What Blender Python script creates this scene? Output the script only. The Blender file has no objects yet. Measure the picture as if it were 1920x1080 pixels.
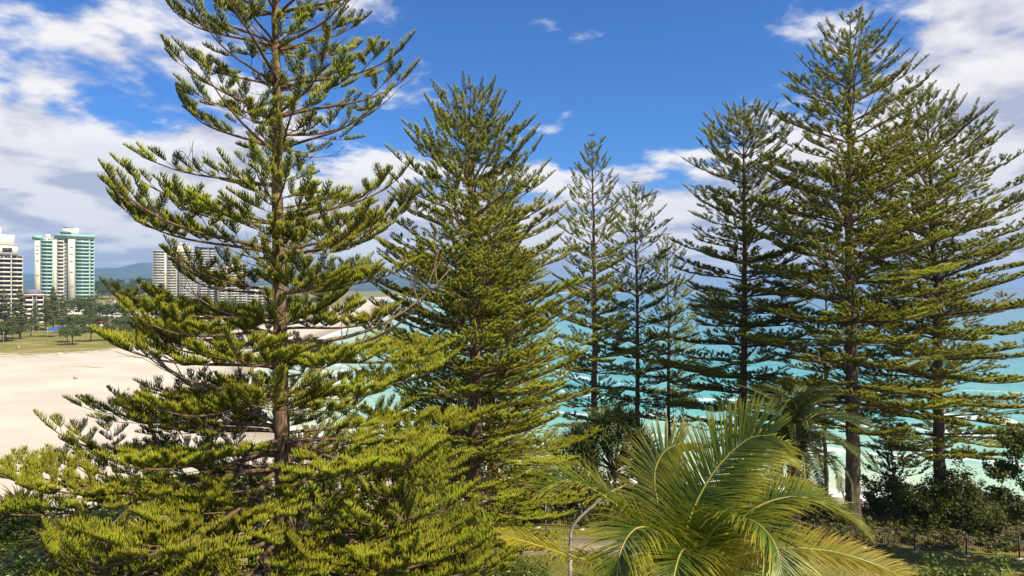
import bpy, math, random
import numpy as np
from mathutils import Vector

# ------------------------------------------------------------------ camera, sky, sun, exposure
scn = bpy.context.scene
COL = scn.collection
F = 1280.0            # focal length in photograph pixels (1920 wide)
CX, CY = 960.0, 540.0
HC = 24.0             # camera height above the sea
cam_d = bpy.data.cameras.new('camera')
cam_d.sensor_width = 36.0
cam_d.lens = 36.0 * F / 1920.0
cam_d.clip_start = 0.1
cam_d.clip_end = 80000.0
cam = bpy.data.objects.new('camera', cam_d)
COL.objects.link(cam)
cam.location = (0, 0, HC)
cam.rotation_euler = (math.radians(90), 0, 0)
scn.camera = cam

SUN_AZ = math.radians(124)     # clockwise from the view direction (+Y), i.e. to the right
SUN_EL = math.radians(49)
world = bpy.data.worlds.new('World')
scn.world = world
world.use_nodes = True


def N(nt, typ, **kw):
    n = nt.nodes.new(typ)
    for k, v in kw.items():
        setattr(n, k, v)
    return n


def LK(nt, a, b):
    nt.links.new(a, b)


def MATH(nt, op, a, b=None, clamp=False):
    n = nt.nodes.new('ShaderNodeMath')
    n.operation = op
    n.use_clamp = clamp
    for i, v in enumerate((a, b)):
        if v is None:
            continue
        if isinstance(v, (int, float)):
            n.inputs[i].default_value = v
        else:
            nt.links.new(v, n.inputs[i])
    return n.outputs[0]


def VM(nt, op, a, b=None):
    n = nt.nodes.new('ShaderNodeVectorMath')
    n.operation = op
    for i, v in enumerate((a, b)):
        if v is None:
            continue
        if isinstance(v, tuple):
            n.inputs[i].default_value = v
        else:
            nt.links.new(v, n.inputs[i])
    return n.outputs['Value'] if op in ('DOT_PRODUCT', 'LENGTH') else n.outputs[0]


def MR(nt, v, a, b, c=0.0, d=1.0, smooth=True):
    n = nt.nodes.new('ShaderNodeMapRange')
    n.interpolation_type = 'SMOOTHSTEP' if smooth else 'LINEAR'
    nt.links.new(v, n.inputs[0])
    for i, x in enumerate((a, b, c, d)):
        n.inputs[i + 1].default_value = x
    return n.outputs[0]


def MIX(nt, f, a, b, blend='MIX'):
    n = nt.nodes.new('ShaderNodeMix')
    n.data_type = 'RGBA'
    n.blend_type = blend
    for i, v in ((0, f), (6, a), (7, b)):
        if isinstance(v, (int, float)):
            n.inputs[i].default_value = v
        elif isinstance(v, tuple):
            n.inputs[i].default_value = v + (1.0,) if len(v) == 3 else v
        else:
            nt.links.new(v, n.inputs[i])
    return n.outputs[2]


def NOISE(nt, vec, scale, detail=4.0, rough=0.55, dist=0.0):
    n = nt.nodes.new('ShaderNodeTexNoise')
    n.inputs['Scale'].default_value = scale
    n.inputs['Detail'].default_value = detail
    n.inputs['Roughness'].default_value = rough
    n.inputs['Distortion'].default_value = dist
    if vec is not None:
        nt.links.new(vec, n.inputs['Vector'])
    return n.outputs[0]


def pdir(px, py):
    v = Vector(((px - CX) / F, 1.0, -(py - CY) / F))
    return tuple(v.normalized())


CLOUD_SHIFT = (5.42, 2.4, 0.0)


def build_world():
    nt = world.node_tree
    nt.nodes.clear()
    out = N(nt, 'ShaderNodeOutputWorld')
    bg = N(nt, 'ShaderNodeBackground')
    sky = N(nt, 'ShaderNodeTexSky')
    sky.sky_type = 'NISHITA'
    sky.sun_disc = False
    sky.sun_elevation = SUN_EL
    sky.sun_rotation = SUN_AZ
    sky.altitude = 0
    sky.air_density = 1.0
    sky.dust_density = 0.3
    sky.ozone_density = 3.0
    tc = N(nt, 'ShaderNodeTexCoord')
    v = VM(nt, 'NORMALIZE', tc.outputs['Generated'])
    sep = N(nt, 'ShaderNodeSeparateXYZ')
    LK(nt, v, sep.inputs[0])
    z = sep.outputs[2]
    # a flat cloud layer seen in perspective
    den = MATH(nt, 'ADD', MATH(nt, 'MAXIMUM', z, 0.0), 0.22)

    def layer(off):
        vv = v if off is None else VM(nt, 'NORMALIZE', VM(nt, 'ADD', v, off))
        sp = N(nt, 'ShaderNodeSeparateXYZ')
        LK(nt, vv, sp.inputs[0])
        dn = MATH(nt, 'ADD', MATH(nt, 'MAXIMUM', sp.outputs[2], 0.0), 0.22)
        comb = N(nt, 'ShaderNodeCombineXYZ')
        LK(nt, MATH(nt, 'DIVIDE', sp.outputs[0], dn), comb.inputs[0])
        LK(nt, MATH(nt, 'DIVIDE', sp.outputs[1], dn), comb.inputs[1])
        pp = VM(nt, 'ADD', comb.outputs[0], CLOUD_SHIFT)
        a = NOISE(nt, pp, 3.1, 11.0, 0.56, 0.1)
        b = NOISE(nt, pp, 0.9, 2.0, 0.5)
        return MATH(nt, 'ADD', MATH(nt, 'MULTIPLY', a, 0.66), MATH(nt, 'MULTIPLY', b, 0.34))
    d0 = layer(None)
    d1 = layer((0.030, -0.012, 0.035))     # the same layer a little towards the sun: gives lit tops and grey undersides
    # cover: cloud banks left, right and low down, clear sky between them
    cov = None
    for (px, py, c0, c1, amp) in ((20, 260, 0.92, 0.99, 0.055), (2010, 290, 0.90, 0.98, 0.15),
                                  (1150, 60, 0.92, 0.985, -0.06)):
        w = MATH(nt, 'MULTIPLY', MR(nt, VM(nt, 'DOT_PRODUCT', v, pdir(px, py)), c0, c1), amp)
        cov = w if cov is None else MATH(nt, 'ADD', cov, w)
    low = MR(nt, z, 0.08, 0.26, 0.22, 0.0)
    cov = MATH(nt, 'ADD', cov, low)
    dd = MATH(nt, 'ADD', d0, cov)
    alpha = MR(nt, dd, 0.505, 0.605)
    shade = MATH(nt, 'ADD', MATH(nt, 'MULTIPLY', MATH(nt, 'SUBTRACT', d0, d1), 7.0), 0.66, clamp=True)
    thick = MR(nt, dd, 0.58, 0.80, 0.0, 0.24)
    shade = MATH(nt, 'SUBTRACT', shade, thick, clamp=True)
    ccol = MIX(nt, shade, (4.9, 5.1, 6.5), (10.4, 10.0, 9.8))
    tint = MIX(nt, MR(nt, z, 0.0, 0.16), (0.80, 0.88, 1.08), (0.40, 0.86, 1.47))
    skyc = MIX(nt, 1.0, sky.outputs[0], tint, 'MULTIPLY')
    fade = MR(nt, z, -0.01, 0.03, 0.75, 0.95)
    col = MIX(nt, MATH(nt, 'MULTIPLY', alpha, fade), skyc, ccol)
    LK(nt, col, bg.inputs[0])
    bg.inputs[1].default_value = 0.054
    LK(nt, bg.outputs[0], out.inputs[0])


build_world()
sun_d = bpy.data.lights.new('sun', 'SUN')
sun_d.energy = 4.2
sun_d.angle = math.radians(0.5)
sun_d.color = (1.0, 0.87, 0.64)
sun = bpy.data.objects.new('sun', sun_d)
COL.objects.link(sun)
sdir = Vector((math.sin(SUN_AZ) * math.cos(SUN_EL), math.cos(SUN_AZ) * math.cos(SUN_EL), math.sin(SUN_EL)))
sun.rotation_euler = (-sdir).to_track_quat('-Z', 'Y').to_euler()
sun.location = (40, 0, 60)

vs = scn.view_settings
vs.view_transform = 'Standard'
vs.look = 'None'
vs.gamma = 1.0
vs.use_curve_mapping = False
vs.exposure = 0.9
scn.cycles.max_bounces = 6
scn.cycles.diffuse_bounces = 3
scn.cycles.glossy_bounces = 2
scn.cycles.transmission_bounces = 3
scn.cycles.volume_bounces = 0
scn.cycles.transparent_max_bounces = 4
scn.cycles.use_denoising = True

# ------------------------------------------------------------------ helpers
ORD = ['first', 'second', 'third', 'fourth', 'fifth', 'sixth', 'seventh', 'eighth', 'ninth', 'tenth', 'eleventh', 'twelfth',
       'thirteenth', 'fourteenth', 'fifteenth', 'sixteenth', 'seventeenth', 'eighteenth', 'nineteenth', 'twentieth',
       'twenty-first', 'twenty-second', 'twenty-third', 'twenty-fourth', 'twenty-fifth', 'twenty-sixth', 'twenty-seventh',
       'twenty-eighth', 'twenty-ninth', 'thirtieth', 'thirty-first', 'thirty-second', 'thirty-third', 'thirty-fourth']


def P(px, py, D):
    """a photograph pixel at distance D (along the view axis) as a point"""
    return Vector(((px - CX) / F * D, D, HC - (py - CY) / F * D))


def nrm(a):
    return a / np.maximum(np.linalg.norm(a, axis=-1, keepdims=True), 1e-9)


class MB:
    """collects vertices, triangles and quads, with two vertex attributes"""

    def __init__(self):
        self.v, self.t, self.q, self.a, self.r, self.n = [], [], [], [], [], 0

    def add(self, v, t=None, q=None, a=None, r=None):
        v = np.asarray(v, float).reshape(-1, 3)
        n = len(v)
        self.v.append(v)
        if t is not None and len(t):
            self.t.append(np.asarray(t, int).reshape(-1, 3) + self.n)
        if q is not None and len(q):
            self.q.append(np.asarray(q, int).reshape(-1, 4) + self.n)
        self.a.append(np.zeros(n) if a is None else np.asarray(a, float).reshape(-1))
        self.r.append(np.zeros(n) if r is None else np.asarray(r, float).reshape(-1))
        self.n += n

    def box(self, c, s, rz=0.0):
        x, y, z = np.array(s, float) / 2
        v = np.array([[-x, -y, -z], [x, -y, -z], [x, y, -z], [-x, y, -z], [-x, -y, z], [x, -y, z], [x, y, z], [-x, y, z]])
        if rz:
            c_, s_ = math.cos(rz), math.sin(rz)
            v = v @ np.array([[c_, s_, 0], [-s_, c_, 0], [0, 0, 1]])
        self.add(v + np.array(c, float), q=[[0, 3, 2, 1], [4, 5, 6, 7], [0, 1, 5, 4], [1, 2, 6, 5], [2, 3, 7, 6], [3, 0, 4, 7]])

    def prism(self, poly, z0, z1):
        n = len(poly)
        v = [(x, y, z0) for x, y in poly] + [(x, y, z1) for x, y in poly]
        q = [[i, (i + 1) % n, n + (i + 1) % n, n + i] for i in range(n)]
        t = [[0, i + 1, i] for i in range(1, n - 1)] + [[n, n + i, n + i + 1] for i in range(1, n - 1)]
        self.add(v, t=t, q=q)

    def tube(self, pts, rad, sides=6, r=0.0, cap=True, wob=None):
        pts = np.asarray(pts, float)
        n = len(pts)
        rad = np.broadcast_to(np.asarray(rad, float), (n,))
        tan = nrm(np.gradient(pts, axis=0))
        ref = np.array([0.0, 0, 1]) if abs(tan[:, 2]).mean() < 0.85 else np.array([1.0, 0, 0])
        u = nrm(np.cross(tan, ref))
        w = np.cross(tan, u)
        ang = np.arange(sides) * 2 * math.pi / sides
        rr = rad[:, None] * (np.ones((n, sides)) if wob is None else wob)
        v = pts[:, None, :] + rr[..., None] * (np.cos(ang)[None, :, None] * u[:, None, :] + np.sin(ang)[None, :, None] * w[:, None, :])
        i = np.arange(n - 1)[:, None] * sides
        j = np.arange(sides)[None, :]
        k = (j + 1) % sides
        q = np.stack([i + j, i + sides + j, i + sides + k, i + k], -1).reshape(-1, 4)
        a = np.repeat(np.linspace(0, 1, n), sides)
        vv = v.reshape(-1, 3)
        if cap:
            vv = np.vstack([vv, pts[-1:] + tan[-1:] * rad[-1] * 0.5, pts[:1]])
            t = [[(n - 1) * sides + int(k2), (n - 1) * sides + s, n * sides] for s, k2 in enumerate((np.arange(sides) + 1) % sides)]
            t += [[s, int(k2), n * sides + 1] for s, k2 in enumerate((np.arange(sides) + 1) % sides)]
            a = np.append(a, [1, 0])
            self.add(vv, t=t, q=q, a=a, r=np.full(len(vv), r))
        else:
            self.add(vv, q=q, a=a, r=np.full(len(vv), r))

    def mesh(self, name, smooth=False):
        me = bpy.data.meshes.new(name)
        v = np.vstack(self.v)
        t = np.vstack(self.t) if self.t else np.zeros((0, 3), int)
        q = np.vstack(self.q) if self.q else np.zeros((0, 4), int)
        loops = np.concatenate([t.ravel(), q.ravel()])
        starts = np.concatenate([np.arange(len(t)) * 3, len(t) * 3 + np.arange(len(q)) * 4])
        me.vertices.add(len(v))
        me.vertices.foreach_set('co', v.astype(np.float32).ravel())
        me.loops.add(len(loops))
        me.loops.foreach_set('vertex_index', loops.astype(np.int32))
        me.polygons.add(len(starts))
        me.polygons.foreach_set('loop_start', starts.astype(np.int32))
        if smooth:
            me.polygons.foreach_set('use_smooth', np.ones(len(starts), bool))
        for nm, arr in (('along', self.a), ('rnd', self.r)):
            at = me.attributes.new(nm, 'FLOAT', 'POINT')
            at.data.foreach_set('value', np.concatenate(arr).astype(np.float32))
        me.update(calc_edges=True)
        me.validate()
        return me


def tag(o, label=None, cat=None, group=None, kind=None):
    for k, v in (('label', label), ('category', cat), ('group', group), ('kind', kind)):
        if v:
            o[k] = v
    return o


def obj(name, me, mat=None, parent=None, loc=None, rot=None, sc=None):
    if isinstance(me, MB):
        me = me.mesh(name)
    o = bpy.data.objects.new(name, me)
    COL.objects.link(o)
    if mat is not None and len(me.materials) == 0:
        me.materials.append(mat)
    if parent is not None:
        o.parent = parent
    if loc is not None:
        o.location = loc
    if rot is not None:
        o.rotation_euler = rot
    if sc is not None:
        o.scale = (sc, sc, sc) if isinstance(sc, (int, float)) else sc
    return o


def empty(name, loc, rz=0.0, label=None, cat=None, group=None):
    o = bpy.data.objects.new(name, None)
    COL.objects.link(o)
    o.location = loc
    o.rotation_euler = (0, 0, rz)
    o.empty_display_size = 0.3
    return tag(o, label, cat, group)


# ------------------------------------------------------------------ materials
def new_mat(name):
    m = bpy.data.materials.new(name)
    m.use_nodes = True
    nt = m.node_tree
    return m, nt, nt.nodes['Principled BSDF']


def ATTR(nt, name):
    n = nt.nodes.new('ShaderNodeAttribute')
    n.attribute_name = name
    return n.outputs['Fac']


def POS(nt):
    return nt.nodes.new('ShaderNodeNewGeometry').outputs['Position']


def OBJC(nt):
    return nt.nodes.new('ShaderNodeTexCoord').outputs['Object']


def ORAND(nt):
    return nt.nodes.new('ShaderNodeObjectInfo').outputs['Random']


def BUMP(nt, h, strength, dist, bsdf):
    b = nt.nodes.new('ShaderNodeBump')
    b.inputs['Strength'].default_value = strength
    b.inputs['Distance'].default_value = dist
    nt.links.new(h, b.inputs['Height'])
    nt.links.new(b.outputs[0], bsdf.inputs['Normal'])


def m_plain(name, col, rough=0.7, var=0.12, scale=0.6, metal=0.0):
    m, nt, b = new_mat(name)
    n = NOISE(nt, OBJC(nt), scale, 5)
    f = MR(nt, n, 0.3, 0.7)
    lo = tuple(c * (1 - var) for c in col)
    hi = tuple(min(1, c * (1 + var)) for c in col)
    LK(nt, MIX(nt, f, lo, hi), b.inputs['Base Color'])
    b.inputs['Roughness'].default_value = rough
    b.inputs['Metallic'].default_value = metal
    return m


def m_leaf(name, dark, mid, tip, rough=0.5, transl=0.0, spec=0.35):
    """leaf colour: young growth at the tips is paler; every leaf and every branch differs a little"""
    m, nt, b = new_mat(name)
    a = ATTR(nt, 'along')
    r = ATTR(nt, 'rnd')
    ob = ORAND(nt)
    c = MIX(nt, MR(nt, a, 0.0, 0.55), dark, mid)
    c = MIX(nt, MR(nt, a, 0.45, 1.0), c, tip)
    hs = nt.nodes.new('ShaderNodeHueSaturation')
    LK(nt, c, hs.inputs['Color'])
    LK(nt, MATH(nt, 'ADD', 0.478, MATH(nt, 'MULTIPLY', MATH(nt, 'ADD', r, ob), 0.022)), hs.inputs['Hue'])
    LK(nt, MATH(nt, 'ADD', 0.66, MATH(nt, 'ADD', MATH(nt, 'MULTIPLY', r, 0.40), MATH(nt, 'MULTIPLY', ob, 0.28))), hs.inputs['Value'])
    LK(nt, hs.outputs[0], b.inputs['Base Color'])
    b.inputs['Roughness'].default_value = rough
    b.inputs['Specular IOR Level'].default_value = spec
    if transl > 0:
        tr = nt.nodes.new('ShaderNodeBsdfTranslucent')
        LK(nt, hs.outputs[0], tr.inputs[0])
        mx = nt.nodes.new('ShaderNodeMixShader')
        mx.inputs[0].default_value = transl
        LK(nt, b.outputs[0], mx.inputs[1])
        LK(nt, tr.outputs[0], mx.inputs[2])
        LK(nt, mx.outputs[0], nt.nodes['Material Output'].inputs[0])
    return m


def m_bark(name, c1, c2, c3, ring=True):
    m, nt, b = new_mat(name)
    p = OBJC(nt)
    mp = nt.nodes.new('ShaderNodeMapping')
    mp.inputs['Scale'].default_value = (9, 9, 3.2)
    LK(nt, p, mp.inputs[0])
    n1 = NOISE(nt, mp.outputs[0], 1.0, 7, 0.65, 0.6)
    n2 = NOISE(nt, p, 1.3, 3)
    c = MIX(nt, MR(nt, n1, 0.36, 0.64), c1, c2)
    c = MIX(nt, MATH(nt, 'MULTIPLY', MR(nt, n2, 0.5, 0.72), 0.7), c, c3)
    LK(nt, c, b.inputs['Base Color'])
    b.inputs['Roughness'].default_value = 0.9
    BUMP(nt, n1, 0.9, 0.05, b)
    return m


M = {}
M['bark'] = m_bark('pine_bark', (0.065, 0.040, 0.022), (0.24, 0.150, 0.078), (0.33, 0.23, 0.14))
M['bark_dark'] = m_bark('dark_shaded_bark', (0.045, 0.032, 0.024), (0.15, 0.105, 0.075), (0.19, 0.15, 0.11))  # darker bark copy; carries the right-hand pines' backlit shade, also used on other stems
M['twig'] = m_plain('twig_bark', (0.13, 0.085, 0.048), 0.85, 0.3, 3)
M['dead'] = m_plain('dead_wood', (0.26, 0.19, 0.12), 0.85, 0.25, 3)
M['pine'] = m_leaf('pine_foliage', (0.042, 0.056, 0.006), (0.142, 0.166, 0.009), (0.30, 0.292, 0.021), 0.55, 0.0, 0.15)
M['pine_shaded'] = m_leaf('shaded_pine_foliage', (0.018, 0.026, 0.005), (0.039, 0.052, 0.008), (0.080, 0.088, 0.012), 0.6, 0.0, 0.15)  # darker copy of the pine foliage, backlit shade put into its colour
M['palm'] = m_leaf('palm_leaflet', (0.060, 0.098, 0.006), (0.132, 0.166, 0.008), (0.35, 0.32, 0.028), 0.36, 0.28, 0.5)
M['palm_old'] = m_leaf('old_palm_leaflet', (0.20, 0.20, 0.018), (0.29, 0.25, 0.02), (0.40, 0.31, 0.04), 0.4, 0.35, 0.4)
M['date'] = m_leaf('date_palm_leaflet', (0.035, 0.055, 0.014), (0.055, 0.08, 0.02), (0.11, 0.12, 0.035), 0.45, 0.15)
M['rachis'] = m_plain('palm_midrib', (0.34, 0.30, 0.055), 0.45, 0.2, 2)
M['strap'] = m_leaf('screw_pine_leaf', (0.03, 0.05, 0.014), (0.05, 0.08, 0.02), (0.13, 0.14, 0.03), 0.4, 0.12)
M['strap_pale'] = m_leaf('pale_screw_pine_leaf', (0.13, 0.145, 0.02), (0.20, 0.20, 0.03), (0.42, 0.30, 0.05), 0.4, 0.25)
M['leaf'] = m_leaf('shrub_leaf', (0.05, 0.08, 0.010), (0.10, 0.145, 0.016), (0.18, 0.21, 0.03), 0.35, 0.25, 0.5)
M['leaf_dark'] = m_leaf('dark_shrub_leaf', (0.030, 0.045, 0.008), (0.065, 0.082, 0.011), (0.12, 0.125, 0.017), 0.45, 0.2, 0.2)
M['leaf_cover'] = m_leaf('creeper_leaf', (0.05, 0.06, 0.012), (0.09, 0.10, 0.018), (0.17, 0.15, 0.04), 0.5, 0.15, 0.2)
M['leaf_park'] = m_leaf('park_tree_leaf', (0.05, 0.075, 0.02), (0.085, 0.115, 0.028), (0.16, 0.17, 0.05), 0.6, 0.15)
M['wisp'] = m_leaf('fine_needle', (0.06, 0.08, 0.015), (0.11, 0.13, 0.02), (0.20, 0.19, 0.03), 0.6, 0.2)
M['white'] = m_plain('white_render', (0.68, 0.66, 0.60), 0.7, 0.06, 0.15)
M['cream'] = m_plain('cream_render', (0.66, 0.64, 0.55), 0.7, 0.06, 0.15)
M['teal'] = m_plain('teal_paint', (0.24, 0.50, 0.46), 0.6, 0.1, 0.2)
M['pale_teal'] = m_plain('pale_teal_paint', (0.42, 0.66, 0.62), 0.6, 0.08, 0.2)
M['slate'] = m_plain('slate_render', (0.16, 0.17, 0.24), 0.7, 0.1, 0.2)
M['brown'] = m_plain('brown_render', (0.24, 0.17, 0.13), 0.7, 0.12, 0.2)
M['glass_pale'] = m_plain('curtained_glass', (0.26, 0.31, 0.29), 0.25, 0.5, 0.35)
M['glass'] = m_plain('window_glass', (0.045, 0.05, 0.055), 0.15, 0.5, 0.35)
M['tile'] = m_plain('red_roof_tile', (0.42, 0.14, 0.075), 0.8, 0.2, 0.5)
M['iron'] = m_plain('black_fence_metal', (0.022, 0.024, 0.025), 0.45, 0.2, 2)
M['galv'] = m_plain('galvanised_steel', (0.36, 0.33, 0.28), 0.5, 0.15, 3, 0.2)
M['lamp_white'] = m_plain('white_lamp_housing', (0.78, 0.78, 0.78), 0.35, 0.05, 3)
M['edging'] = m_plain('weathered_edging', (0.17, 0.14, 0.105), 0.9, 0.2, 2)
M['concrete'] = m_plain('concrete', (0.40, 0.37, 0.32), 0.85, 0.15, 2)
M['sail'] = m_plain('blue_shade_cloth', (0.02, 0.10, 0.50), 0.7, 0.15, 1)
M['rock'] = m_plain('dark_rock', (0.16, 0.13, 0.11), 0.9, 0.4, 1.2)


def m_ground():
    m, nt, b = new_mat('sand_grass_and_soil')
    p = POS(nt)
    g = ATTR(nt, 'along')    # grass share
    s = ATTR(nt, 'rnd')      # soil share
    n1 = NOISE(nt, p, 0.35, 6, 0.6)
    n2 = NOISE(nt, p, 3.0, 5, 0.6)
    n3 = NOISE(nt, p, 0.06, 4, 0.55)
    sand = MIX(nt, MR(nt, n3, 0.35, 0.7), (0.50, 0.455, 0.38), (0.61, 0.57, 0.495))
    sand = MIX(nt, MR(nt, n2, 0.3, 0.75, 0.0, 0.35), sand, (0.42, 0.33, 0.235))
    sp = N(nt, 'ShaderNodeSeparateXYZ')
    LK(nt, p, sp.inputs[0])
    sand = MIX(nt, MR(nt, MATH(nt, 'ADD', sp.outputs[2], MATH(nt, 'MULTIPLY', n1, 0.3)), 0.25, 0.75, 0.8, 0.0), sand, (0.27, 0.215, 0.15))
    pit = nt.nodes.new('ShaderNodeTexVoronoi')
    pit.inputs['Scale'].default_value = 1.1
    LK(nt, p, pit.inputs['Vector'])
    steps = MATH(nt, 'MULTIPLY', MR(nt, pit.outputs['Distance'], 0.10, 0.32, 1.0, 0.0), MR(nt, n3, 0.45, 0.62))
    sand = MIX(nt, MATH(nt, 'MULTIPLY', steps, 0.6), sand, (0.40, 0.32, 0.23))
    grass = MIX(nt, MR(nt, n1, 0.35, 0.65), (0.13, 0.13, 0.020), (0.25, 0.20, 0.040))
    grass = MIX(nt, MR(nt, n2, 0.3, 0.7, 0, 0.6), grass, (0.15, 0.165, 0.025))
    grass = MIX(nt, MR(nt, n3, 0.5, 0.7, 0, 0.75), grass, (0.34, 0.27, 0.10))
    soil = MIX(nt, n2, (0.05, 0.035, 0.02), (0.16, 0.11, 0.06))
    gf = MR(nt, MATH(nt, 'ADD', g, MATH(nt, 'MULTIPLY', MATH(nt, 'SUBTRACT', n1, 0.5), 0.9)), 0.40, 0.60)
    sf = MR(nt, MATH(nt, 'ADD', s, MATH(nt, 'MULTIPLY', MATH(nt, 'SUBTRACT', n1, 0.5), 0.6)), 0.40, 0.60)
    c = MIX(nt, gf, sand, grass)
    c = MIX(nt, sf, c, soil)
    LK(nt, c, b.inputs['Base Color'])
    b.inputs['Roughness'].default_value = 0.95
    BUMP(nt, MATH(nt, 'ADD', n2, NOISE(nt, p, 14.0, 3)), 0.5, 0.06, b)
    return m


def m_sea():
    m, nt, b = new_mat('sea_water')
    p = POS(nt)
    off = ATTR(nt, 'along')   # metres from the shore
    n_big = NOISE(nt, p, 0.012, 4, 0.6)
    o2 = MATH(nt, 'MULTIPLY', off, MATH(nt, 'ADD', 0.80, MATH(nt, 'MULTIPLY', n_big, 1.2)))
    c = MIX(nt, MR(nt, o2, 0, 22, smooth=False), (0.62, 0.62, 0.40), (0.44, 0.60, 0.40))
    c = MIX(nt, MR(nt, o2, 15, 75, smooth=False), c, (0.13, 0.40, 0.375))
    c = MIX(nt, MR(nt, o2, 70, 330, smooth=False), c, (0.030, 0.22, 0.32))
    c = MIX(nt, MR(nt, o2, 300, 1600, smooth=False), c, (0.012, 0.12, 0.24))
    n_mid = NOISE(nt, p, 0.06, 5, 0.65)
    c = MIX(nt, MR(nt, n_mid, 0.42, 0.70, 0, 0.40), c, (0.05, 0.30, 0.30))
    # foam: lines that follow the shore, broken up
    wob = MATH(nt, 'ADD', off, MATH(nt, 'MULTIPLY', NOISE(nt, p, 0.035, 3), 34.0))
    saw = MATH(nt, 'FRACT', MATH(nt, 'DIVIDE', wob, 21.0))
    crest = MR(nt, saw, 0.62, 0.98)
    lace = NOISE(nt, p, 0.9, 6, 0.7, 0.8)
    patch = NOISE(nt, p, 0.045, 3, 0.5)
    near = MR(nt, off, 40, 150, 1.0, 0.0)
    f1 = MATH(nt, 'ADD', MATH(nt, 'MULTIPLY', crest, 0.36), MATH(nt, 'MULTIPLY', patch, 0.55))
    f1 = MATH(nt, 'ADD', f1, MATH(nt, 'MULTIPLY', MATH(nt, 'SUBTRACT', lace, 0.5), 0.7))
    foam = MATH(nt, 'MULTIPLY', MR(nt, f1, 0.54, 0.68), near)
    edge = MATH(nt, 'MULTIPLY', MR(nt, MATH(nt, 'ADD', off, MATH(nt, 'MULTIPLY', lace, 7.0)), 3.5, 9.0, 1.0, 0.0), 0.9)
    foam = MATH(nt, 'MAXIMUM', foam, edge)
    c = MIX(nt, foam, c, (0.80, 0.82, 0.80))
    LK(nt, c, b.inputs['Base Color'])
    LK(nt, MR(nt, foam, 0, 1, 0.22, 0.8), b.inputs['Roughness'])
    b.inputs['IOR'].default_value = 1.33
    mp = nt.nodes.new('ShaderNodeMapping')
    mp.inputs['Scale'].default_value = (0.35, 1.0, 1.0)
    mp.inputs['Rotation'].default_value = (0, 0, math.radians(-35))
    LK(nt, p, mp.inputs[0])
    w = MATH(nt, 'ADD', NOISE(nt, mp.outputs[0], 0.9, 5, 0.6), MATH(nt, 'MULTIPLY', NOISE(nt, mp.outputs[0], 0.12, 3), 4.0))
    BUMP(nt, w, 0.55, 0.35, b)
    return m


def m_hill():
    m, nt, b = new_mat('forested_hill')
    p = POS(nt)
    n = NOISE(nt, p, 0.004, 8, 0.65)
    LK(nt, MIX(nt, MR(nt, n, 0.35, 0.65), (0.02, 0.04, 0.025), (0.055, 0.085, 0.04)), b.inputs['Base Color'])
    b.inputs['Roughness'].default_value = 0.95
    return m


def m_path():
    m, nt, b = new_mat('worn_asphalt')
    p = POS(nt)
    n = NOISE(nt, p, 1.2, 6, 0.6)
    n2 = NOISE(nt, p, 40, 3)
    c = MIX(nt, MR(nt, n, 0.3, 0.7), (0.20, 0.165, 0.125), (0.30, 0.255, 0.195))
    c = MIX(nt, MR(nt, n2, 0.4, 0.7, 0, 0.3), c, (0.14, 0.12, 0.10))
    LK(nt, c, b.inputs['Base Color'])
    b.inputs['Roughness'].default_value = 0.9
    BUMP(nt, n2, 0.4, 0.01, b)
    return m


M['ground'], M['sea'], M['hill'], M['path'] = m_ground(), m_sea(), m_hill(), m_path()

# ------------------------------------------------------------------ terrain
COAST = np.array([(160, -100), (110, 0), (74, 40), (54, 68), (38, 78), (20, 84), (2, 80), (-20, 96), (-36, 112), (-53, 126), (-63, 150),
                  (-76, 200), (-95, 350), (-112, 560), (-180, 900), (-290, 1500), (-230, 2100), (0, 2800), (600, 3600),
                  (1900, 4700), (4500, 6300), (9500, 8600), (17500, 10500)], float)


def offshore(x, y):
    """signed distance to the shore, positive over the sea"""
    p = np.stack([x, y], -1)
    best = np.full(x.shape, 1e12)
    for a, b in zip(COAST[:-1], COAST[1:]):
        ab = b - a
        t = np.clip(((p - a) @ ab) / (ab @ ab), 0, 1)
        d = ((p - (a + t[..., None] * ab)) ** 2).sum(-1)
        best = np.minimum(best, d)
    poly = np.vstack([COAST, [(17500, -100)]])
    inside = np.zeros(x.shape, bool)
    for (x0, y0), (x1, y1) in zip(poly, np.roll(poly, -1, 0)):
        c = ((y0 > y) != (y1 > y)) & (x < (x1 - x0) * (y - y0) / (y1 - y0 + 1e-12) + x0)
        inside ^= c
    return np.where(inside, 1, -1) * np.sqrt(best)


def sstep(a, b, x):
    t = np.clip((x - a) / (b - a), 0, 1)
    return t * t * (3 - 2 * t)


def wav(x, y, k, ph=0.0):
    return np.sin(x * k + ph) * np.cos(y * k * 0.83 + ph * 1.7) + 0.5 * np.sin(x * k * 2.1 + y * k * 1.7 + ph)


def plateau(x, y):
    yy = y + 2.0 * wav(x, y, 0.11, 0.6) + 0.12 * np.maximum(-x - 20, 0)
    return 1 - sstep(41.0, 63.0, yy)


def height(x, y):
    x, y = np.asarray(x, float), np.asarray(y, float)
    d = -offshore(x, y)
    beach = np.where(d > 0, np.minimum(d * 0.05, 2.3) + sstep(55, 110, d) * 1.2, np.maximum(d * 0.05, -4.0))
    beach = beach + np.where(d > 20, 0.10 * wav(x, y, 0.12), 0) + sstep(200, 900, d) * 2.0
    # a low wooded rise behind the town
    beach = beach + 22 * np.exp(-(((x + 560) / 170) ** 2 + ((y - 1080) / 170) ** 2))
    pl = plateau(x, y)
    return beach * (1 - pl) + pl * (10.0 + 0.12 * wav(x, y, 0.2))


def hgt(x, y):
    return float(height(np.array([x]), np.array([y]))[0])


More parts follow.
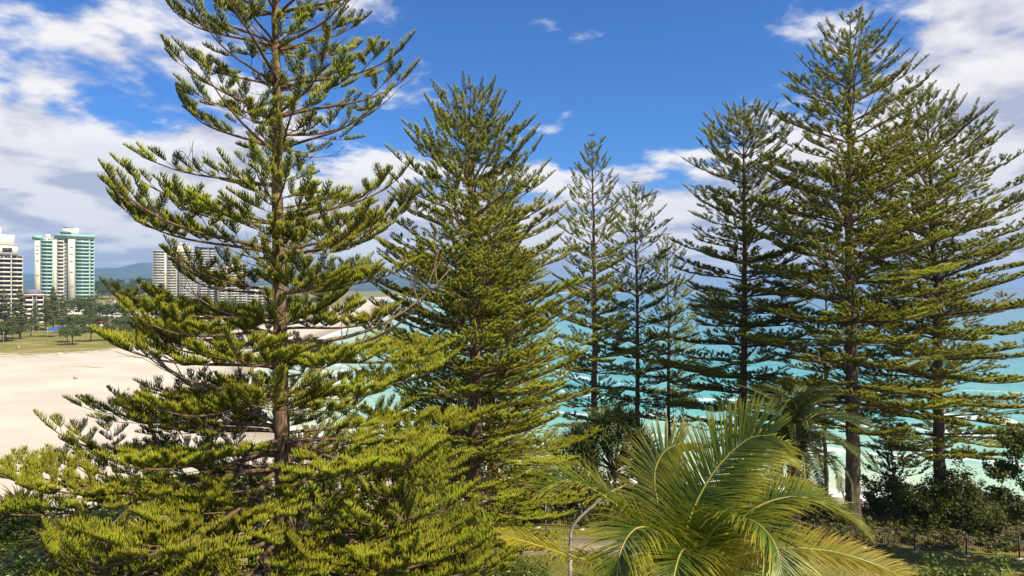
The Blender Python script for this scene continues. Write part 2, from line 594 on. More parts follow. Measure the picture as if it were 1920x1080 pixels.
def axis(lo, hi, fine, near, grow):
    """coordinates: step `fine` inside +-near, growing outwards"""
    out = [0.0]
    v, st = 0.0, fine
    while v < hi:
        if v > near:
            st *= grow
        v += st
        out.append(v)
    neg = []
    v, st = 0.0, fine
    while v > lo:
        if -v > near:
            st *= grow
        v -= st
        neg.append(v)
    return np.array(neg[::-1] + out)


def build_ground():
    xs = axis(-14000, 14000, 2.0, 110, 1.06)
    ys = axis(-60, 15000, 2.0, 300, 1.045)
    X, Y = np.meshgrid(xs, ys)
    Z = height(X, Y)
    off = offshore(X, Y)
    pl = plateau(X, Y)
    # grass: the park behind the sand, and the lawn on the headland
    inland = sstep(180, 262, Y + 0.16 * (X + 160) + 8 * wav(X, Y, 0.06)) * sstep(40, 75, -off)
    inland = np.maximum(inland, sstep(32, 62, -off) * sstep(250, 330, Y))
    for (gx, gy, sx, sy) in ((-119, 190, 26, 4), (-157, 212, 24, 5), (-120, 217, 18, 3)):
        inland = np.maximum(inland, 0.50 * np.exp(-((X - gx) / sx) ** 2 - ((Y - gy) / sy) ** 2))
    grass = np.maximum(inland, sstep(0.06, 0.25, pl))
    fence_y = 39.6 - 0.16 * X
    soil = sstep(0.0, 2.0, Y - fence_y) * sstep(0.05, 0.3, pl) * 0.85
    soil = np.maximum(soil, (1 - sstep(24, 30, Y)) * sstep(4, -4, X) * 0.7)
    ny, nx = X.shape
    idx = np.arange(ny * nx).reshape(ny, nx)
    q = np.stack([idx[:-1, :-1], idx[:-1, 1:], idx[1:, 1:], idx[1:, :-1]], -1).reshape(-1, 4)
    V = np.stack([X, Y, Z], -1).reshape(-1, 3)
    a, r = grass.ravel(), soil.ravel()
    ca, cp, co = a[q].mean(1), pl.ravel()[q].mean(1), off.ravel()[q].mean(1)
    kinds = np.where(cp > 0.12, 0, np.where((ca < 0.5), 1, 2))
    for k, nm in enumerate(('headland_ground', 'beach_sand', 'park_ground')):
        qq = q[kinds == k]
        u, inv = np.unique(qq, return_inverse=True)
        mb = MB()
        mb.add(V[u], q=inv.reshape(-1, 4), a=a[u], r=r[u])
        tag(obj(nm, mb.mesh(nm, True), M['ground']), kind='structure')


def build_sea():
    xs = axis(-700, 17000, 2.2, 170, 1.05)
    ys = axis(-60, 17500, 2.2, 330, 1.04)
    X, Y = np.meshgrid(xs, ys)
    off = offshore(X, Y)
    wob = off + 10 * wav(X, Y, 0.021, 1.1) + 4 * wav(X, Y, 0.06)
    amp = np.clip(off / 40, 0, 1) * np.exp(-np.maximum(off - 60, 0) / 160)
    ph = (wob / 21.0) % 1.0
    Z = amp * (0.95 * np.exp(-((ph - 0.82) / 0.12) ** 2) + 0.08 * wav(X, Y, 0.45))
    ny, nx = X.shape
    idx = np.arange(ny * nx).reshape(ny, nx)
    q = np.stack([idx[:-1, :-1], idx[:-1, 1:], idx[1:, 1:], idx[1:, :-1]], -1).reshape(-1, 4)
    keep = off.ravel()[q].max(1) > -12
    q = q[keep]
    u, inv = np.unique(q, return_inverse=True)
    V = np.stack([X, Y, Z], -1).reshape(-1, 3)
    mb = MB()
    mb.add(V[u], q=inv.reshape(-1, 4), a=np.maximum(off.ravel()[u], 0))
    tag(obj('sea', mb.mesh('sea', True), M['sea']), kind='structure')


def build_hills():
    rng = np.random.RandomState(5)
    for nm, y0, prof in (('far_hills', 6800, [(-300, 517), (-100, 512), (0, 513), (60, 514), (130, 506), (180, 503), (235, 501), (250, 496), (285, 491), (330, 491), (400, 496), (480, 502), (560, 508), (700, 515), (820, 521), (900, 526), (1000, 527), (1080, 524), (1160, 528), (1250, 532), (1330, 538)]),
                         ('near_hills', 5200, [(-300, 528), (60, 527), (180, 522), (250, 524), (330, 520), (420, 524), (520, 527), (640, 529), (800, 534), (950, 538)])):
        px = np.linspace(prof[0][0], prof[-1][0], 220)
        top = np.interp(px, [p[0] for p in prof], [p[1] for p in prof])
        rows = 26
        x = (px - CX) / F * y0
        zt = (CY - top) / F * y0 + HC
        X = np.repeat(x[None], rows, 0)
        Y = np.repeat((y0 + np.linspace(-1300, 1300, rows))[:, None], len(px), 1)
        e = 1 - np.abs(np.linspace(-1, 1, rows))[:, None]
        nz = sum(wav(X, Y, 2 * math.pi / w, ph) * am for w, ph, am in ((900, .3, .10), (380, 1.1, .055), (170, 2.0, .03)))
        Z = np.maximum(zt, 0)[None] * (e ** 0.75) * (1 + nz * (1 - e) * 2.2 + nz * 0.25) + 1.0
        idx = np.arange(X.size).reshape(X.shape)
        q = np.stack([idx[:-1, :-1], idx[:-1, 1:], idx[1:, 1:], idx[1:, :-1]], -1).reshape(-1, 4)
        mb = MB()
        mb.add(np.stack([X, Y, Z], -1).reshape(-1, 3), q=q)
        tag(obj(nm, mb.mesh(nm, True), M['hill']), kind='structure')


def build_path():
    c = np.array([(-26, 27), (-17, 31.5), (-9, 35.2), (-3, 36.7), (3, 36.9), (8, 36.2), (12.5, 33.6), (16, 29), (18, 22)], float)
    t = np.linspace(0, len(c) - 1, 60)
    k = np.arange(len(c))
    pts = np.stack([np.interp(t, k, c[:, 0]), np.interp(t, k, c[:, 1])], -1)
    for _ in range(6):
        pts[1:-1] = (pts[:-2] + 2 * pts[1:-1] + pts[2:]) / 4
    tan = nrm(np.gradient(pts, axis=0))
    nv = np.stack([-tan[:, 1], tan[:, 0]], -1)

    def strip(name, o0, o1, lift, thick, mat):
        rows = []
        for o, dz in ((o0, -thick), (o0, lift), (o1, lift), (o1, -thick)):
            q = pts + nv * o
            rows.append(np.column_stack([q, height(q[:, 0], q[:, 1]) + dz]))
        v = np.stack(rows, 1)
        n = len(pts)
        i = np.arange(n - 1)[:, None] * 4
        j = np.arange(3)[None]
        q = np.stack([i + j, i + j + 1, i + j + 5, i + j + 4], -1).reshape(-1, 4)
        mb = MB()
        mb.add(v.reshape(-1, 3), q=q)
        tag(obj(name, mb.mesh(name, True), mat), kind='structure')
    strip('footpath', -0.95, 0.95, 0.05, 0.3, M['path'])
    strip('path_kerb', -1.10, -0.955, 0.09, 0.3, M['edging'])
    strip('path_edging', 0.955, 1.10, 0.09, 0.3, M['edging'])


build_ground()
build_sea()
build_hills()
build_path()

# ------------------------------------------------------------------ pines
UP = np.array([0.0, 0, 1])


def unit(v):
    return v / (np.linalg.norm(v) + 1e-9)


class Tufts:
    """gathers the cord-like leafy twigs of a bough and builds them in one go"""

    def __init__(self, rng, fine):
        self.rng, self.fine = rng, fine
        self.p, self.d0, self.d1, self.l, self.r = [], [], [], [], []

    def tuft(self, p0, d, ln, fl=None):
        rng = self.rng
        sp = 0.029 if self.fine else 0.060
        fl = fl or (0.235 if self.fine else 0.20)
        n = max(4, int(ln / sp))
        t = (np.arange(n) + rng.rand(n) * 0.6) / n
        d = unit(d)
        side = unit(np.cross(d, UP) + 1e-6)
        up = unit(np.cross(side, d))
        bend = up * ((0.14 if self.fine else 0.10) * ln) * (t ** 2)[:, None]
        base = p0 + d * (ln * t)[:, None] + bend
        rn = rng.rand()
        for sgn in (-1, 1, 0):
            m = np.ones(n, bool) if sgn else (np.arange(n) % 3 == 0)
            k = m.sum()
            jit = rng.normal(0, 0.10, (k, 3))
            self.p.append(base[m])
            self.d0.append(nrm(d * 0.45 + side * sgn * 0.58 + up * ((0.42 if self.fine else 0.34) if sgn else 0.9) + jit))
            self.d1.append(nrm(d * 0.42 + side * sgn * 0.14 + up * 0.88 + jit * 1.1))
            tt = t[m]
            ll = fl * (0.42 + 0.68 * np.sin(math.pi * np.clip(tt * 0.92 + 0.12, 0, 1)) ** 0.8) * rng.uniform(0.62, 1.18, k)
            self.l.append(ll)
            self.r.append(np.clip(rn * 0.7 + rng.rand(k) * 0.3, 0, 1))

    def into(self, mb):
        p, d0, d1 = np.vstack(self.p), np.vstack(self.d0), np.vstack(self.d1)
        l, r = np.concatenate(self.l)[:, None], np.concatenate(self.r)
        n = len(p)
        rad = 0.0098 if self.fine else 0.0175
        mid = p + d0 * l * 0.5
        tip = mid + d1 * l * 0.55
        ref = np.array([0.31, 0.83, 0.46])
        u = nrm(np.cross(d0, ref))
        w = np.cross(d0, u)
        rings = []
        for c, rr in ((p, rad * 0.75), (mid, rad * 1.15)):
            for k in range(3):
                a = k * 2 * math.pi / 3
                rings.append(c + (u * math.cos(a) + w * math.sin(a)) * rr)
        rings.append(tip)
        V = np.stack(rings, 1)
        b = (np.arange(n) * 7)[:, None, None]
        q = np.array([[0, 1, 4, 3], [1, 2, 5, 4], [2, 0, 3, 5]])[None] + b
        t = np.array([[3, 4, 6], [4, 5, 6], [5, 3, 6]])[None] + b
        a = np.tile(np.array([0, 0, 0, .5, .5, .5, 1.0]), n)
        mb.add(V.reshape(-1, 3), t=t.reshape(-1, 3), q=q.reshape(-1, 4), a=a, r=np.repeat(r, 7))


def curve_pts(p0, d0, d1, ln, n=6):
    """a bending twig from p0, heading d0 then d1"""
    pts = [np.array(p0, float)]
    for i in range(n - 1):
        f = i / (n - 2)
        pts.append(pts[-1] + unit(np.array(d0) * (1 - f) + np.array(d1) * f) * ln / (n - 1))
    return np.array(pts)


def gen_bough(L, seed, fine=True, dens=1.0, bare=0.22, tip_up=0.5, top=False):
    rng = np.random.RandomState(seed)
    stem, tf = MB(), Tufts(rng, fine)
    n = 14
    s = np.linspace(0, 1, n)
    ang = 0.08 - (0.17 if fine else 0.10) * np.sin(math.pi * np.clip(s * 1.2, 0, 1)) + tip_up * s ** 3.5
    yaw = np.cumsum(rng.normal(0, 0.05, n))
    st = L / (n - 1)
    ax = np.zeros((n, 3))
    for i in range(1, n):
        ax[i] = ax[i - 1] + st * np.array([math.cos(ang[i]) * math.cos(yaw[i]), math.cos(ang[i]) * math.sin(yaw[i]), math.sin(ang[i])])
    stem.tube(ax, (0.0098 * L + 0.006) * (1 - s) ** 0.85 + 0.009, 6 if fine else 5)

    def at(f):
        f = min(max(f, 0), 1) * (n - 1)
        i = min(int(f), n - 2)
        return ax[i] + (ax[i + 1] - ax[i]) * (f - i), unit(ax[i + 1] - ax[i])
    step = (0.30 if fine else 0.30) / L / dens
    f, sg = bare + rng.rand() * step, 1
    sides = 5 if fine else 3
    flat = 0.62 if fine else (0.6 if top else 0.3)
    big = 0.25 if top else None
    while f < 0.97:
        p, tn = at(f)
        lat = unit(np.cross(UP, tn)) * sg
        prof = math.sin(math.pi * min(1.0, 0.10 + 0.90 * f)) ** 0.7
        ln = max(0.42, (0.33 if fine else (0.27 if top else 0.31)) * L * prof * rng.uniform(0.55, 1.15))
        if rng.rand() < 0.22:
            ln *= 0.5
        phi = math.radians(rng.uniform(42, 66))
        d0 = unit(tn * math.cos(phi) + lat * math.sin(phi) + UP * rng.uniform(-0.05, 0.3) * flat)
        d1 = unit(d0 + tn * 0.25 + UP * rng.uniform(0.15, 0.6) * flat)
        tw = curve_pts(p, d0, d1, ln, 6)
        stem.tube(tw, np.linspace(0.007 + 0.0055 * ln, 0.006, 6), sides, cap=False)
        tl = min(ln * 0.85, rng.uniform(0.6, 0.95)) if top else min(ln * 0.75, rng.uniform(0.45, 0.8))
        tf.tuft(tw[-1] - unit(tw[-1] - tw[-2]) * tl * 0.5, tw[-1] - tw[-2], tl, big)
        if ln > 0.6:
            g, s2 = 0.25 + 0.1 * rng.rand(), sg
            while g < 0.86:
                k = g * 5
                i = min(int(k), 4)
                q = tw[i] + (tw[i + 1] - tw[i]) * (k - i)
                td = unit(tw[i + 1] - tw[i])
                l2 = unit(np.cross(UP, td)) * s2
                e0 = unit(td * 0.75 + l2 * 0.62 + UP * rng.uniform(0.1, 0.5) * flat)
                sl = rng.uniform(0.35, 0.70)
                if rng.rand() < 0.86:
                    tf.tuft(q + e0 * 0.08, e0, sl, big)
                g += (0.24 if fine else 0.26) / ln / dens * rng.uniform(0.8, 1.3)
                s2 = -s2
        if rng.rand() < (0.45 if fine else 0.2):
            e0 = unit(tn * 0.8 + UP * 0.55 * flat + lat * rng.uniform(-0.4, 0.4))
            tf.tuft(p, e0, rng.uniform(0.3, 0.55))
        f += step * rng.uniform(0.7, 1.35)
        sg = -sg
    tn = unit(ax[-1] - ax[-2])
    tf.tuft(ax[-1] - tn * min(0.35, L * .3), tn, min(0.85, L * .6) * (1.25 if top else 1.0), big)
    fol = MB()
    tf.into(fol)
    a, b = stem.mesh('bough', True), fol.mesh('foliage', True)
    return a, b


def gen_dead(L, seed):
    """a bare dead branch with a few side sticks"""
    rng = np.random.RandomState(seed)
    mb = MB()
    pts = curve_pts((0, 0, 0), (1, rng.normal(0, .1), -0.15), (0.8, rng.normal(0, .3), 0.65), L, 10)
    mb.tube(pts, np.linspace(0.012 * L + 0.008, 0.007, 10), 6)
    for i in range(3, 10):
        if rng.rand() < 0.75:
            d = unit(pts[min(i + 1, 9)] - pts[i - 1]) * 0.6 + rng.normal(0, 0.5, 3) + UP * 0.15
            tw = curve_pts(pts[i], d, d + UP * 0.6 + rng.normal(0, .3, 3), rng.uniform(0.4, 1.2), 5)
            mb.tube(tw, np.linspace(0.013, 0.005, 5), 4)
            if rng.rand() < 0.5:
                tw2 = curve_pts(tw[2], d + rng.normal(0, .6, 3), UP + d, rng.uniform(0.3, 0.7), 4)
                mb.tube(tw2, np.linspace(0.009, 0.004, 4), 4)
    return mb.mesh('dead_branch', True)


LIB = {}


def bough_lib(style, cls, mat_b, mat_f):
    key = (style, cls)
    if key not in LIB:
        fine = style.startswith('near')
        nv = 4 if fine else 3
        out = []
        for k in range(nv):
            dens = {'near': 1.12, 'near_thin': 0.80, 'far': 1.12, 'far_thin': 0.85}[style]
            a, b = gen_bough(cls, 1000 + int(cls * 37) + k * 7 + len(style) * 131, fine, dens,
                             bare={'near': 0.20, 'near_thin': 0.30, 'far': 0.16, 'far_thin': 0.3}[style], top=style == 'far_thin',
                             tip_up=[0.15, 0.35, 0.5, 0.25][k] * (1.0 if fine else 0.45))
            a.materials.append(mat_b)
            b.materials.append(mat_f)
            out.append((a, b))
        LIB[key] = out
    return LIB[key]


CLASSES = (0.8, 1.6, 2.6, 3.8, 5.2, 6.8)


def pine(name, px_base, px_top, D, top_py, low_py, r0, prof, style, label, group, mats, dz=(0.55, 0.9), per=(4, 6), seed=1,
         tilt=(62, 22, 0), trunk_jit=0.10, base_xy=None, len_var=(0.72, 1.08), thin_above=None, side_gain=None, spike=0.0):
    rng = random.Random(seed)
    xb = (px_base - CX) / F * D
    zb = hgt(xb, D) - 0.25
    top = P(px_top, top_py, D)
    root = empty(name, (xb, D, zb), 0, label, 'tree', group)
    H = top.z - zb
    n = 40
    tt = np.linspace(0, 1, n)
    nrng = np.random.RandomState(seed)
    wig = np.cumsum(nrng.normal(0, trunk_jit * 0.25, (n, 2)), 0)
    wig -= tt[:, None] * wig[-1]
    cx = tt * (top.x - xb) + wig[:, 0]
    cy = wig[:, 1]
    rad = r0 * ((1 - tt) ** 0.80 * 0.97 + 0.03) * (1 + 0.35 * np.exp(-tt * H / 0.5))
    mb = MB()
    pts = np.column_stack([cx, cy, tt * H])
    m = max(60, int(H * 6))
    t2 = np.linspace(0, 1, m)
    pf = np.column_stack([np.interp(t2, tt, pts[:, k]) for k in range(3)])
    rf = np.interp(t2, tt, rad) * (1 + nrng.normal(0, 0.022, m))
    wob = 1 + nrng.normal(0, 0.035, (m, 12))
    mb.tube(pf, rf, 12, wob=wob)
    obj('trunk', mb.mesh('trunk', True), mats[0], root)
    if spike > 0:   # the bare leader at the very top with its small cross of new shoots
        sp = MB()
        sp.tube([(0, 0, -0.4), (0, 0, spike)], [0.03, 0.015], 5)
        for k in range(5):
            a = k * 1.257
            sp.tube([(0, 0, spike * 0.8), (0.22 * math.cos(a), 0.22 * math.sin(a), spike * 0.86), (0.34 * math.cos(a), 0.34 * math.sin(a), spike * 0.95)], [0.022, 0.02, 0.012], 4)
        obj('leader', sp.mesh('leader', True), mats[2], root, tuple(pts[-1]))
    zs = [HC - (p - CY) / F * D - zb for p, w in prof][::-1]
    ws = [w / F * D for p, w in prof][::-1]
    z_low = HC - (low_py - CY) / F * D - zb
    z = z_low
    az0 = rng.random() * 6.28
    while z < H - 0.05:
        hf = (z - z_low) / max(H - z_low, 0.1)
        half = float(np.interp(z, zs, ws))
        k = rng.randint(*per) - (0 if thin_above is not None and z > thin_above else (1 if style == 'far' and hf > 0.62 else 0))
        if thin_above is not None and z < thin_above:
            k += 1
        az0 += 2.4
        for j in range(k):
            az = az0 + j * 2 * math.pi / k + rng.uniform(-0.25, 0.25)
            if hf < 0.5:
                tl = tilt[2] + (tilt[1] - tilt[2]) * hf / 0.5
            else:
                tl = tilt[1] + (tilt[0] - tilt[1]) * ((hf - 0.5) / 0.5) ** 1.6
            tl = math.radians(tl + rng.uniform(-7, 7))
            fac = rng.uniform(*len_var) * (rng.uniform(0.5, 0.8) if rng.random() < (0.12 if len_var[0] < 0.9 else 0.03) else 1.0)
            if rng.random() < 0.05:
                continue        # a lost limb
            lo_w, hi_w = 0.0, half * fac * 1.6 + 0.5
            for _ in range(12):      # the crown outline is met where the tip ends up
                w = 0.5 * (lo_w + hi_w)
                if fac * float(np.interp(z + w * (math.tan(tl) + 0.12), zs, ws, right=0.0)) > w:
                    lo_w = w
                else:
                    hi_w = w
            w = max(w, 0.18)
            if side_gain:
                w *= side_gain(az, z)
            Ln = max(0.35, w / max(math.cos(tl), 0.35))
            cls = min(CLASSES, key=lambda c: abs(math.log(c / Ln)))
            stl = style + '_thin' if (thin_above is not None and z > thin_above) else (style + '_thin' if style == 'far' and hf > 0.62 else style)
            vb, vf = rng.choice(bough_lib(stl, cls, mats[2], mats[1]))
            zz = min(z + rng.uniform(-0.16, 0.16), H - 0.02)
            bx = np.interp(zz, pts[:, 2], pts[:, 0])
            by = np.interp(zz, pts[:, 2], pts[:, 1])
            b = obj('bough', vb, None, root, (bx, by, zz), (rng.uniform(-0.2, 0.2), -tl, az), Ln / cls)
            obj('foliage', vf, None, b)
        if rng.random() < (0.6 if style == 'near' else 0.3):      # short leafy shoots straight from the trunk
            az = rng.uniform(0, 6.28)
            vb, vf = rng.choice(bough_lib(style, 0.8, mats[2], mats[1]))
            zz = min(z + 0.4, H - 0.05)
            b = obj('bough', vb, None, root, (np.interp(zz, pts[:, 2], pts[:, 0]), np.interp(zz, pts[:, 2], pts[:, 1]), zz), (0, -rng.uniform(0.2, 0.9), az), rng.uniform(0.8, 1.4))
            obj('foliage', vf, None, b)
        z += rng.uniform(*dz) * (0.66 + 0.34 * min(1, (1 - hf) * 2.2))
    return root, pts, H


PM = (M['bark'], M['pine'], M['twig'])
PD = (M['bark_dark'], M['pine_shaded'], M['twig'])  # right-hand pines: same species, shade painted into bark and foliage colours
G = 'tall pines along the headland'

root, pts, H = pine('norfolk_pine', 538, 512, 19.0, -340, 1190, 0.31,
     [(-340, 30), (-200, 130), (-60, 200), (60, 270), (170, 225), (260, 215), (340, 310), (420, 300), (470, 265), (545, 255), (590, 325), (680, 380), (780, 410), (900, 470), (1000, 470), (1190, 430)],
     'near', 'nearest and tallest pine, its top cut off by the frame, sand behind', G, PM, dz=(0.86, 1.12), per=(5, 7), seed=11,
     side_gain=lambda az, z: 1.0 + 0.10 * max(0.0, -math.cos(az)) * (1.0 if z < 9 else 0.0),
     tilt=(30, 13, -8), thin_above=15.6, len_var=(0.60, 1.08), trunk_jit=0.06)
for (py, az, tl, Ln, v_) in ((800, math.pi - 0.05, 3, 6.3, 0), (850, math.pi + 0.06, 1, 6.6, 2), (842, math.pi + 0.30, -13, 7.2, 1), (600, math.pi - 0.1, 3, 5.4, 2)):
    z = HC - (py - CY) / F * 19.0 - root.location.z
    vb, vf = bough_lib('near_thin', 6.8, M['twig'], M['pine'])[v_]
    b = obj('bough', vb, None, root, (np.interp(z, pts[:, 2], pts[:, 0]), np.interp(z, pts[:, 2], pts[:, 1]), z), (0.1, -math.radians(tl), az), Ln / 6.8)
    obj('foliage', vf, None, b)
rr = random.Random(3)
DEADS = [gen_dead(L, 50 + i) for i, L in enumerate((3.2, 2.4, 4.0, 1.8))]
for me in DEADS:
    me.materials.append(M['dead'])
for i in range(90):
    z = rr.uniform(4.5, H * 0.86)
    az = rr.uniform(0, 6.28)
    me = DEADS[rr.randrange(4)]
    obj('dead_branch', me, None, root, (np.interp(z, pts[:, 2], pts[:, 0]), np.interp(z, pts[:, 2], pts[:, 1]), z),
        (rr.uniform(-1, 1), -math.radians(rr.uniform(-10, 30)), az), rr.uniform(0.7, 1.3) if z < 12 else rr.uniform(0.4, 0.8))

for (py, az, rl, sc_) in ((655, -0.35, 0.3, 1.5), (640, 0.1, -0.4, 1.35), (250, 0.2, 0.0, 0.95), (345, 3.0, 0.2, 0.95), (745, 2.9, 0.0, 1.8)):
    z = HC - (py - CY) / F * 19.0 - root.location.z
    obj('dead_branch', DEADS[2], None, root, (np.interp(z, pts[:, 2], pts[:, 0]), np.interp(z, pts[:, 2], pts[:, 1]), z), (rl, -math.radians(6), az), sc_)

pine('norfolk_pine', 888, 880, 35.0, 182, 1010, 0.43,
     [(166, 28), (190, 75), (228, 112), (270, 135), (340, 160), (410, 178), (500, 200), (620, 225), (720, 230), (820, 235), (900, 210), (1010, 160)],
     'far', 'broad bushy pine with rounded top standing by the footpath', G, PM, dz=(0.92, 1.12), per=(8, 9), seed=22, tilt=(44, 19, -1), len_var=(0.91, 1.05))
pine('norfolk_pine', 926, 915, 43.0, 330, 900, 0.40,
     [(330, 10), (400, 70), (500, 120), (620, 150), (760, 160), (900, 130)],
     'far', 'pine half hidden behind the broad bushy pine, dark trunk showing low', G, PM, dz=(1.0, 1.2), per=(6, 8), seed=23, tilt=(55, 22, -4))
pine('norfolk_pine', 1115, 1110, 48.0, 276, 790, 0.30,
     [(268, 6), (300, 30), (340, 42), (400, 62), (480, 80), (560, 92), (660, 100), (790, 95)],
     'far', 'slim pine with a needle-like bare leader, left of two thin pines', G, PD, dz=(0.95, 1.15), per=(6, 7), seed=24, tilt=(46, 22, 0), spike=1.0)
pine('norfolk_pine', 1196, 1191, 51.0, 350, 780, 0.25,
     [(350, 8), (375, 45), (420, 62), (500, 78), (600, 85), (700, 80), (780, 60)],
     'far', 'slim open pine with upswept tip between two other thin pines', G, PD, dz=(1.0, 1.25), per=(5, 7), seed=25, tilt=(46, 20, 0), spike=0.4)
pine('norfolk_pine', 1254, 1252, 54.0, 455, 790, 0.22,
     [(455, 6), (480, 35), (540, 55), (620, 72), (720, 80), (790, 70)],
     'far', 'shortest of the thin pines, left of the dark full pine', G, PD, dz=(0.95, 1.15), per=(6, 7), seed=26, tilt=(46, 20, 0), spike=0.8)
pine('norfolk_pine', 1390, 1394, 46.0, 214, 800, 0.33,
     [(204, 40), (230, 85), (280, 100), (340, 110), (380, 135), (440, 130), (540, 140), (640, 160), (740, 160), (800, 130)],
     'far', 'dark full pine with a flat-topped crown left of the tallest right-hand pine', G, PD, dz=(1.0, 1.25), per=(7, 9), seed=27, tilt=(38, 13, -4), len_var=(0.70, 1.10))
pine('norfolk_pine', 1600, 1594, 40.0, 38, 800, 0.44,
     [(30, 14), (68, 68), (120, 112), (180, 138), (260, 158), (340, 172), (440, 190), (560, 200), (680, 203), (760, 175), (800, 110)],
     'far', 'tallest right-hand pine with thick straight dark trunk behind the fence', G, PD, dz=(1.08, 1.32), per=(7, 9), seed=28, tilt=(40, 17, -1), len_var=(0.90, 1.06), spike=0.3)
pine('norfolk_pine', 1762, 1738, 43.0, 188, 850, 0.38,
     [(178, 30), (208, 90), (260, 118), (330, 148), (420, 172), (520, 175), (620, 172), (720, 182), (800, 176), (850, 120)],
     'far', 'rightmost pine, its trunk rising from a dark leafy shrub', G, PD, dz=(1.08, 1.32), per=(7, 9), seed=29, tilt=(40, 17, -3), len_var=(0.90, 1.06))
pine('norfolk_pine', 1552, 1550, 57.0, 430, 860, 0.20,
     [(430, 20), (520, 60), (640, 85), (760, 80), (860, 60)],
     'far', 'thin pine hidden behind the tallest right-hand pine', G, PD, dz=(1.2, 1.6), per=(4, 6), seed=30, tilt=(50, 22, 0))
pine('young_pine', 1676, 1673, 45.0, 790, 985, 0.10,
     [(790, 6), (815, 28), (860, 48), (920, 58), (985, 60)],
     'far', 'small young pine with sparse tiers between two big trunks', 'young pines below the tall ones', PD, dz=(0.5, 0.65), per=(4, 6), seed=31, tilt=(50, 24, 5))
pine('young_pine', 200, 208, 14.5, 985, 1400, 0.17,
     [(985, 30), (1015, 170), (1060, 270), (1150, 350), (1400, 390)],
     'near', 'bushy young pine filling the lower left corner, seen from above', 'young pines below the tall ones', PM, dz=(0.62, 0.85), per=(5, 7), seed=32, tilt=(45, 16, 0))
pine('young_pine', 745, 752, 17.5, 872, 1290, 0.18,
     [(872, 20), (920, 150), (1000, 230), (1100, 270), (1290, 280)],
     'near', 'bushy young pine right of the nearest trunk, below the broad pine', 'young pines below the tall ones', PM, dz=(0.62, 0.85), per=(5, 7), seed=33, tilt=(45, 16, 0))


# ------------------------------------------------------------------ palms
def spline(cp, n):
    cp = np.asarray(cp, float)
    ext = np.vstack([2 * cp[0] - cp[1], cp, 2 * cp[-1] - cp[-2]])
    out = []
    for i in range(len(cp) - 1):
        p0, p1, p2, p3 = ext[i:i + 4]
        for t in np.linspace(0, 1, n, endpoint=False):
            out.append(0.5 * ((2 * p1) + (-p0 + p2) * t + (2 * p0 - 5 * p1 + 4 * p2 - p3) * t * t + (-p0 + 3 * p1 - 3 * p2 + p3) * t ** 3))
    out.append(cp[-1])
    out = np.array(out)
    s = np.concatenate([[0], np.cumsum(np.linalg.norm(np.diff(out, axis=0), axis=1))])
    u = np.linspace(0, s[-1], 40)
    return np.column_stack([np.interp(u, s, out[:, k]) for k in range(3)]), s[-1]


def gen_frond(cp, seed, leaf_len=0.95, width=0.021, npair=95, start=0.14, droop=0.45, upv=None, stiff=0.3, rib=0.026, spread=0.85):
    rng = np.random.RandomState(seed)
    ax, L = spline(cp, 12)
    n = len(ax)
    mbr = MB()
    s = np.linspace(0, 1, n)
    mbr.tube(ax, rib * (1 - s) ** 0.7 + 0.004, 6)
    tan = nrm(np.gradient(ax, axis=0))
    upv = np.array(UP if upv is None else upv, float)
    mbl = MB()
    for side in (-1, 1):
        t = np.linspace(start, 0.995, npair) + rng.normal(0, 0.002, npair)
        f = np.clip(t, 0, 1) * (n - 1)
        i = np.minimum(f.astype(int), n - 2)
        p = ax[i] + (ax[i + 1] - ax[i]) * (f - i)[:, None]
        tn = tan[i]
        lat = nrm(np.cross(tn, upv)) * side
        nor = nrm(np.cross(lat, tn)) * side
        nor = nor * np.sign((nor @ upv))[:, None]
        ll = leaf_len * (0.38 + 0.72 * np.sin(math.pi * np.clip(0.12 + 0.74 * t, 0, 1)) ** 0.9) * rng.uniform(0.88, 1.06, npair)
        ll = np.where(t > 0.93, ll * (1 - (t - 0.93) * 5), ll)
        fw = 0.45 + 0.75 * t ** 2
        d = nrm(lat * spread + tn * fw[:, None] + nor * rng.normal(0.16, 0.13, npair)[:, None] + tn * rng.normal(0, 0.08, npair)[:, None])
        m = 5
        segs, cur, dd = [p], p.copy(), d.copy()
        dr = droop * rng.uniform(0.6, 1.4, npair)
        for k in range(m - 1):
            cur = cur + dd * (ll / (m - 1))[:, None]
            segs.append(cur)
            dd = nrm(dd - UP * (dr * (0.25 + 0.35 * k))[:, None] * (1 - stiff))
        C = np.stack(segs, 1)
        wprof = np.array([0.55, 1.0, 0.9, 0.6, 0.06]) * width
        bin_ = nrm(np.cross(d, nor))
        A = C + bin_[:, None, :] * wprof[None, :, None] - nor[:, None, :] * (wprof * 0.45)[None, :, None]
        B = C - bin_[:, None, :] * wprof[None, :, None] - nor[:, None, :] * (wprof * 0.45)[None, :, None]
        V = np.stack([A, C, B], 2).reshape(npair, -1, 3)     # m*3 verts
        fq = []
        for k in range(m - 1):
            for c in range(2):
                fq.append([k * 3 + c, k * 3 + c + 1, k * 3 + c + 4, k * 3 + c + 3])
        q = np.array(fq)[None] + (np.arange(npair) * m * 3)[:, None, None]
        a = np.tile(np.repeat(np.linspace(0, 1, m), 3), npair)
        r = np.repeat(rng.rand(npair), m * 3)
        mbl.add(V.reshape(-1, 3), q=q.reshape(-1, 4), a=a, r=r)
    return mbr.mesh('frond', True), mbl.mesh('leaflets', False)


